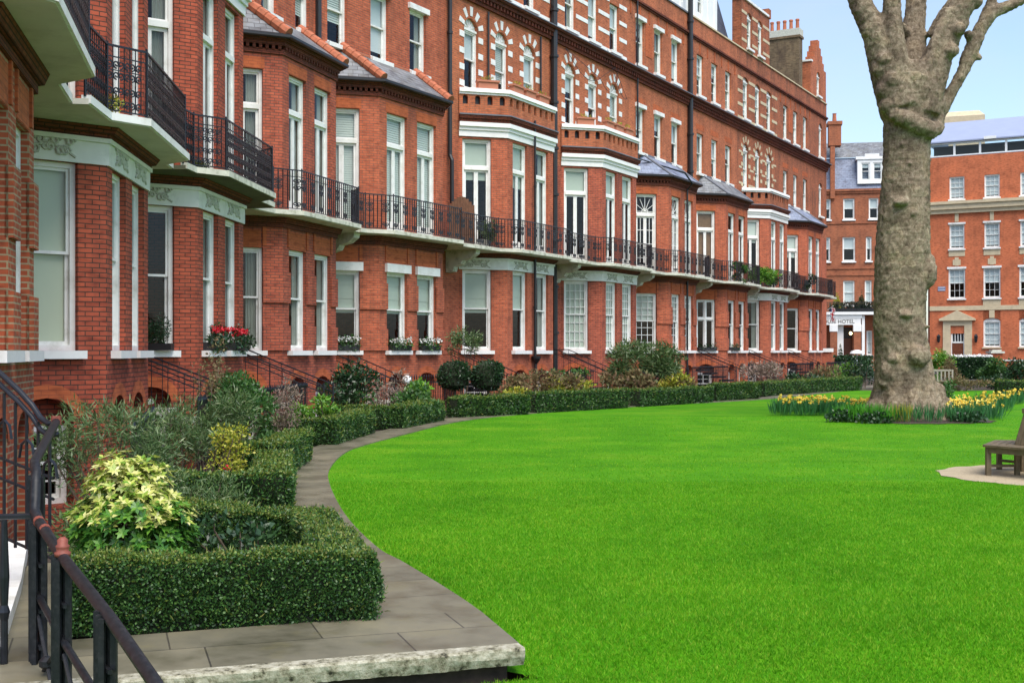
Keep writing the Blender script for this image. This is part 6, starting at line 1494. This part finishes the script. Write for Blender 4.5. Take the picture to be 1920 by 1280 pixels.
for a in (.3, 1.35): window(rt, dfr, a, 17.2, .8, 1.6, 'sash', 0, (1, 1), ('sheer', .3), 0, None, .05)
m_ = MB(); m_.box(1.35, 1.75, -.3, .6, 15.6, 20.4); m_.box(1.2, 2.3, -.35, 1.0, 20.4, 22.3); m_.box(1.1, 2.4, -.45, 1.1, 22.3, 22.6); co = m_.build('chimney', M['brick_hotel'], rt); m_ = MB(); m_.lathe((1.75, .3, 22.6), [(.2, 0), (.16, .7), (.2, .8)], 8); m_.build('chimney_pot', M['terracotta'], co)
m_ = MB(); m_.box(-2, 6.0, -2.2, -.02, 5.0, 5.25); m_.box(-2, 3.85, -2.0, -1.6, 4.1, 4.7); m_.box(-2, 3.95, -2.05, -1.5, 4.7, 5.0); m_.box(1.15, 1.85, -2.05, -1.5, 3.5, 4.1); m_.box(3.2, 3.9, -2.05, -1.5, 3.5, 4.1); m_.box(3.95, 4.2, -1.9, -1.5, .2, 4.9); m_.box(1.87, 2.4, -1.4, -1.3, 0, 4.1)
po = m_.build('porch', M['white_clean'], rt)
m_ = MB(); m_.box(1.2, 1.8, -2.0, -1.55, 0, 3.499); m_.box(3.25, 3.85, -2.0, -1.55, 0, 3.499); m_.build('porch_pier', M['brick_hotel'], po)
m_ = MB(); m_.box(2.4, 3.3, .12, .2, .0, 2.9); m_.build('door', M['wood_door'], rt); m_ = MB(); m_.box(2.4, 3.3, .1, .2, 2.9, 3.0); m_.quad((2.4, .15, 3.0), (3.3, .15, 3.0), (3.3, .15, 3.9), (2.4, .15, 3.9)); m_.build('door_fanlight', M['plastic_shade_dark'], rt)
m_ = MB(); m_.lathe((3.05, -1.2, 3.2), [(.05, 0), (.13, .08), (.13, .2), (.04, .3)], 8); lamp_m, lt_, lb_ = newmat('lit lamp'); lb_.inputs['Emission Color'].default_value = (1, .75, .4, 1); lb_.inputs['Emission Strength'].default_value = 2.5; lb_.inputs['Base Color'].default_value = (.9, .8, .6, 1); m_.build('porch_lamp', lamp_m, po)
tc_ = bpy.data.curves.new('sign_lettering', 'FONT'); tc_.body = 'ON HOUSE HOTEL'; tc_.size = .46; tc_.extrude = .01; tc_.materials.append(M['letter']); tc_.align_x = 'RIGHT'
to = bpy.data.objects.new('sign_build', tc_); C.objects.link(to); sme = bpy.data.meshes.new_from_object(to.evaluated_get(bpy.context.evaluated_depsgraph_get())); bpy.data.objects.remove(to); to = link('sign_lettering', sme); to.parent = po; to.location = (3.3, -2.02, 4.25); to.rotation_euler = (PI / 2, 0, 0)
m_ = MB()
for k in range(60): m_.bar((-2 + k * .135, -2.12, 5.25), (-2 + k * .135, -2.12, 6.1), .02, 4)
m_.bar((-2, -2.12, 6.1), (6, -2.12, 6.1), .035, 4); m_.build('railing', M['iron'], po)
hd_ = Vector((math.cos(th), math.sin(th))); hn_ = Vector((math.sin(th), -math.cos(th)))
def HP(u, o_, z): q = Vector((HX, HY)) + hd_ * u + hn_ * o_; return (q.x, q.y, z)
r_ = thing('balcony_planting', 'dark planted trough with reddish flowers along the hotel porch balcony', 'planter', HP(1.5, 1.8, 5.26), th)
P, D = blobpts([(k * .55, 0, .42, .4, .2, .42) for k in range(8)], 1500, .4); link('foliage', npmesh('foliage', leaves(P, D + RNG.normal(0, .6, P.shape), .16, .1), 4, M['leaf_dark']), r_)
P, D = blobpts([(k * .55, -.1, .78, .4, .2, .12) for k in range(8)], 300, .5); link('flowers', npmesh('flowers', leaves(P, D + RNG.normal(0, .6, P.shape), .13, .1), 4, M['leaf_rust']), r_)
m_ = MB(); m_.box(-.4, 4.3, -.22, .22, .01, .3); m_.build('trough', M['planter'], r_)
for u, mt, lb in ((1.85, 'leaf_yellow', 'yellow green cone conifer on the hotel balcony'), (4.0, 'leaf_dark', 'dark green cone conifer on the hotel balcony')):
    bl = [(0, 0, .3 + .3 * k, .55 - .12 * k, .55 - .12 * k, .3) for k in range(5)]; shrub('cone_conifer', lb, 'plant', HP(u, 1.0, 5.26), bl, mt, 1200, .14, .06, .3, .5, 'twig', 3, 'cone conifers on the hotel balcony')
bl = [(0, 0, .3 + .35 * k, .34 - .05 * k, .34 - .05 * k, .3) for k in range(6)]; shrub('cone_conifer', 'tall thin conifer beside the hotel porch pier', 'plant', HP(2.05, 2.4, 0), bl, 'leaf_dark', 900, .14, .06, .3, .5, 'twig', 3)
# flag at the porch corner
rt = thing('flag', 'small red white and blue union flag drooping at the end of the terrace', 'flag', HP(1.35, 3.2, 5.2))
m_ = MB(); m_.tube([(-.3, .8, .2), (0, 0, .55)], .03, 6); m_.build('pole', M['white'], rt)
m_ = MB(); m_.mi = 0
NXf, NZf = 9, 12
def fp(a, b): return (-.22 + .045 * a + .04 * math.sin(b * .8), -.1 - .07 * (a % 2) + .02 * b, .45 - b * .11 - .015 * a)
for a in range(NXf - 1):
    for b in range(NZf - 1):
        u, v = a / (NXf - 2), b / (NZf - 2); dg_ = min(abs(u - v), abs(u + v - 1))
        m_.mi = 1 if (abs(u - .5) < .1 or abs(v - .5) < .07) else (0 if (abs(u - .5) < .24 or abs(v - .5) < .17) else (1 if dg_ < .07 else (0 if dg_ < .2 else 2))); m_.quad(fp(a, b), fp(a + 1, b), fp(a + 1, b + 1), fp(a, b + 1))
m_.build('cloth', [M['white'], M['flag_red'], M['flag_blue']], rt)
# planting and walls before the far buildings
def mass(name, lb, cat, px, Y, blobs, mat, n, ln, wd, grp='bushes before the far buildings'): return shrub(name, lb, cat, (X(px, Y), Y, -.02), blobs, mat, n, ln, wd, .2, .6, 'twig', 6, grp, clump=10)
def farhedge(lb, px0, px1, Y, h_, z0=0):
    x0, x1 = X(px0, Y), X(px1, Y); rt = thing('dark_hedge', lb, 'hedge', ((x0 + x1) / 2, Y, z0)); w2 = (x1 - x0) / 2
    m_ = MB(); m_.box(-w2 + .1, w2 - .1, -.4, .5, 0, h_ - .1); m_.build('branches', M['hedge_core'], rt)
    n = 3800; P = np.column_stack([RNG.uniform(-w2, w2, n), RNG.choice([-.5, -.45, .2], n), RNG.uniform(0, h_, n)]); tpm = RNG.uniform(0, 1, n) < .25; P[tpm, 2] = h_; P[tpm, 1] = RNG.uniform(-.5, .5, tpm.sum())
    link('foliage', npmesh('foliage', leaves(P, RNG.normal(0, 1, (n, 3)) + np.array([0, -.6, .3]), .14, .09), 4, M['leaf_dark']), rt); return rt
farhedge('dark clipped hedge in front of the brown mansion door', 1787, 1860, 78, 1.28); farhedge('dark low hedge in front of the hotel door', 1566, 1632, 88, 1.35)
rt = thing('white_blossom', 'strip of white blossom along the top of the dark hedge before the brown door', 'flowers', (X(1821, 79.4), 79.4, 1.0)); n = 2600
P = np.column_stack([RNG.uniform(-1.25, 1.25, n), RNG.uniform(-.3, .3, n), .25 + .22 * RNG.uniform(-1, 1, n)]); link('petals', npmesh('petals', leaves(P, RNG.normal(0, 1, (n, 3)), .13, .11), 4, M['petal_white']), rt)
m_ = MB(); m_.box(-1.2, 1.2, -.25, .25, -1.0, .2); m_.build('stem', M['hedge_core'], rt)
rt = thing('brick_gate_pillar', 'squat brick gate pillar with stone cap right of the white blossom', 'pillar', (X(1866, 80), 80, 0)); m_ = MB(); m_.box(-.35, .35, -.35, .35, 0, 1.62); m_.build('shaft', M['brick_fine'], rt); m_ = MB(); m_.box(-.45, .45, -.45, .45, 1.621, 1.75); m_.box(-.3, .3, -.3, .3, 1.751, 1.85); m_.build('cap', M['relief'], rt)
rt = thing('garden_wall', 'low brick street wall with white coping below the mansion windows', 'wall', (X(1900, 82), 82, 0), R(-29)); m_ = MB(); m_.box(-.8, 14, -.15, .15, -.1, 1.1); m_.build('brickwork', M['brick_fine'], rt); m_ = MB(); m_.box(-.8, 14, -.22, .22, 1.101, 1.2); m_.build('coping', M['white'], rt)
mass('leafy_bush', 'tall light green bush just right of the plane trunk', 'shrub', 1764, 66, [(0, 0, .95, .85, .6, .95), (-.4, 0, .7, .6, .5, .7)], 'leaf_fresh', 2200, .13, .06)
mass('leafy_bush', 'brownish bush right of the pale bench', 'shrub', 1784, 64, [(0, 0, .7, .55, .5, .75)], 'leaf_rust', 1400, .12, .05)
mass('leafy_bush', 'rounded deep green bush in front of the gate pillar', 'shrub', 1876, 62, [(0, 0, .75, 1.0, .7, .72)], 'leaf_mid', 2800, .14, .07)
mass('leafy_bush', 'dark twiggy bush under the rounded deep green bush', 'shrub', 1868, 58, [(0, 0, .35, .9, .6, .4)], 'leaf_dark', 1600, .12, .05)
mass('leafy_bush', 'black green bush at the right frame edge behind the box hedge', 'shrub', 1916, 58, [(0, 0, .7, .9, .6, .75)], 'leaf_dark', 2200, .13, .06)
mass('leafy_bush', 'low brown bed plants between the pale bench and the lawn', 'plants', 1800, 55, [(0, 0, .3, 1.4, .5, .32)], 'leaf_rust', 1400, .12, .05)
mass('leafy_bush', 'small green rose bush left of the daffodils on the lawn', 'shrub', 1778, 42, [(0, 0, .4, .4, .4, .42)], 'leaf_mid', 500, .10, .05)
rt = thing('garden_lamp', 'white mushroom topped garden lamp before the hotel hedge', 'lamp', (X(1607, 70), 70, 0)); m_ = MB(); m_.tube([(0, 0, 0), (0, 0, 1.6)], .04, 6); m_.build('post', M['globe'], rt); m_ = MB(); m_.lathe((0, 0, 1.6), [(.05, 0), (.42, .03), (.34, .16), (.1, .24)], 14); m_.build('shade', M['globe'], rt)
rt = thing('brick_gate_pillar', 'brick gate pillar with white cap at the end of the terrace', 'pillar', (X(1549, 84), 84.5, 0)); m_ = MB(); m_.box(-.4, .4, -.4, .4, 0, 1.7); m_.build('shaft', M['brick_mid'], rt); m_ = MB(); m_.box(-.5, .5, -.5, .5, 1.701, 1.95); m_.build('cap', M['white'], rt)
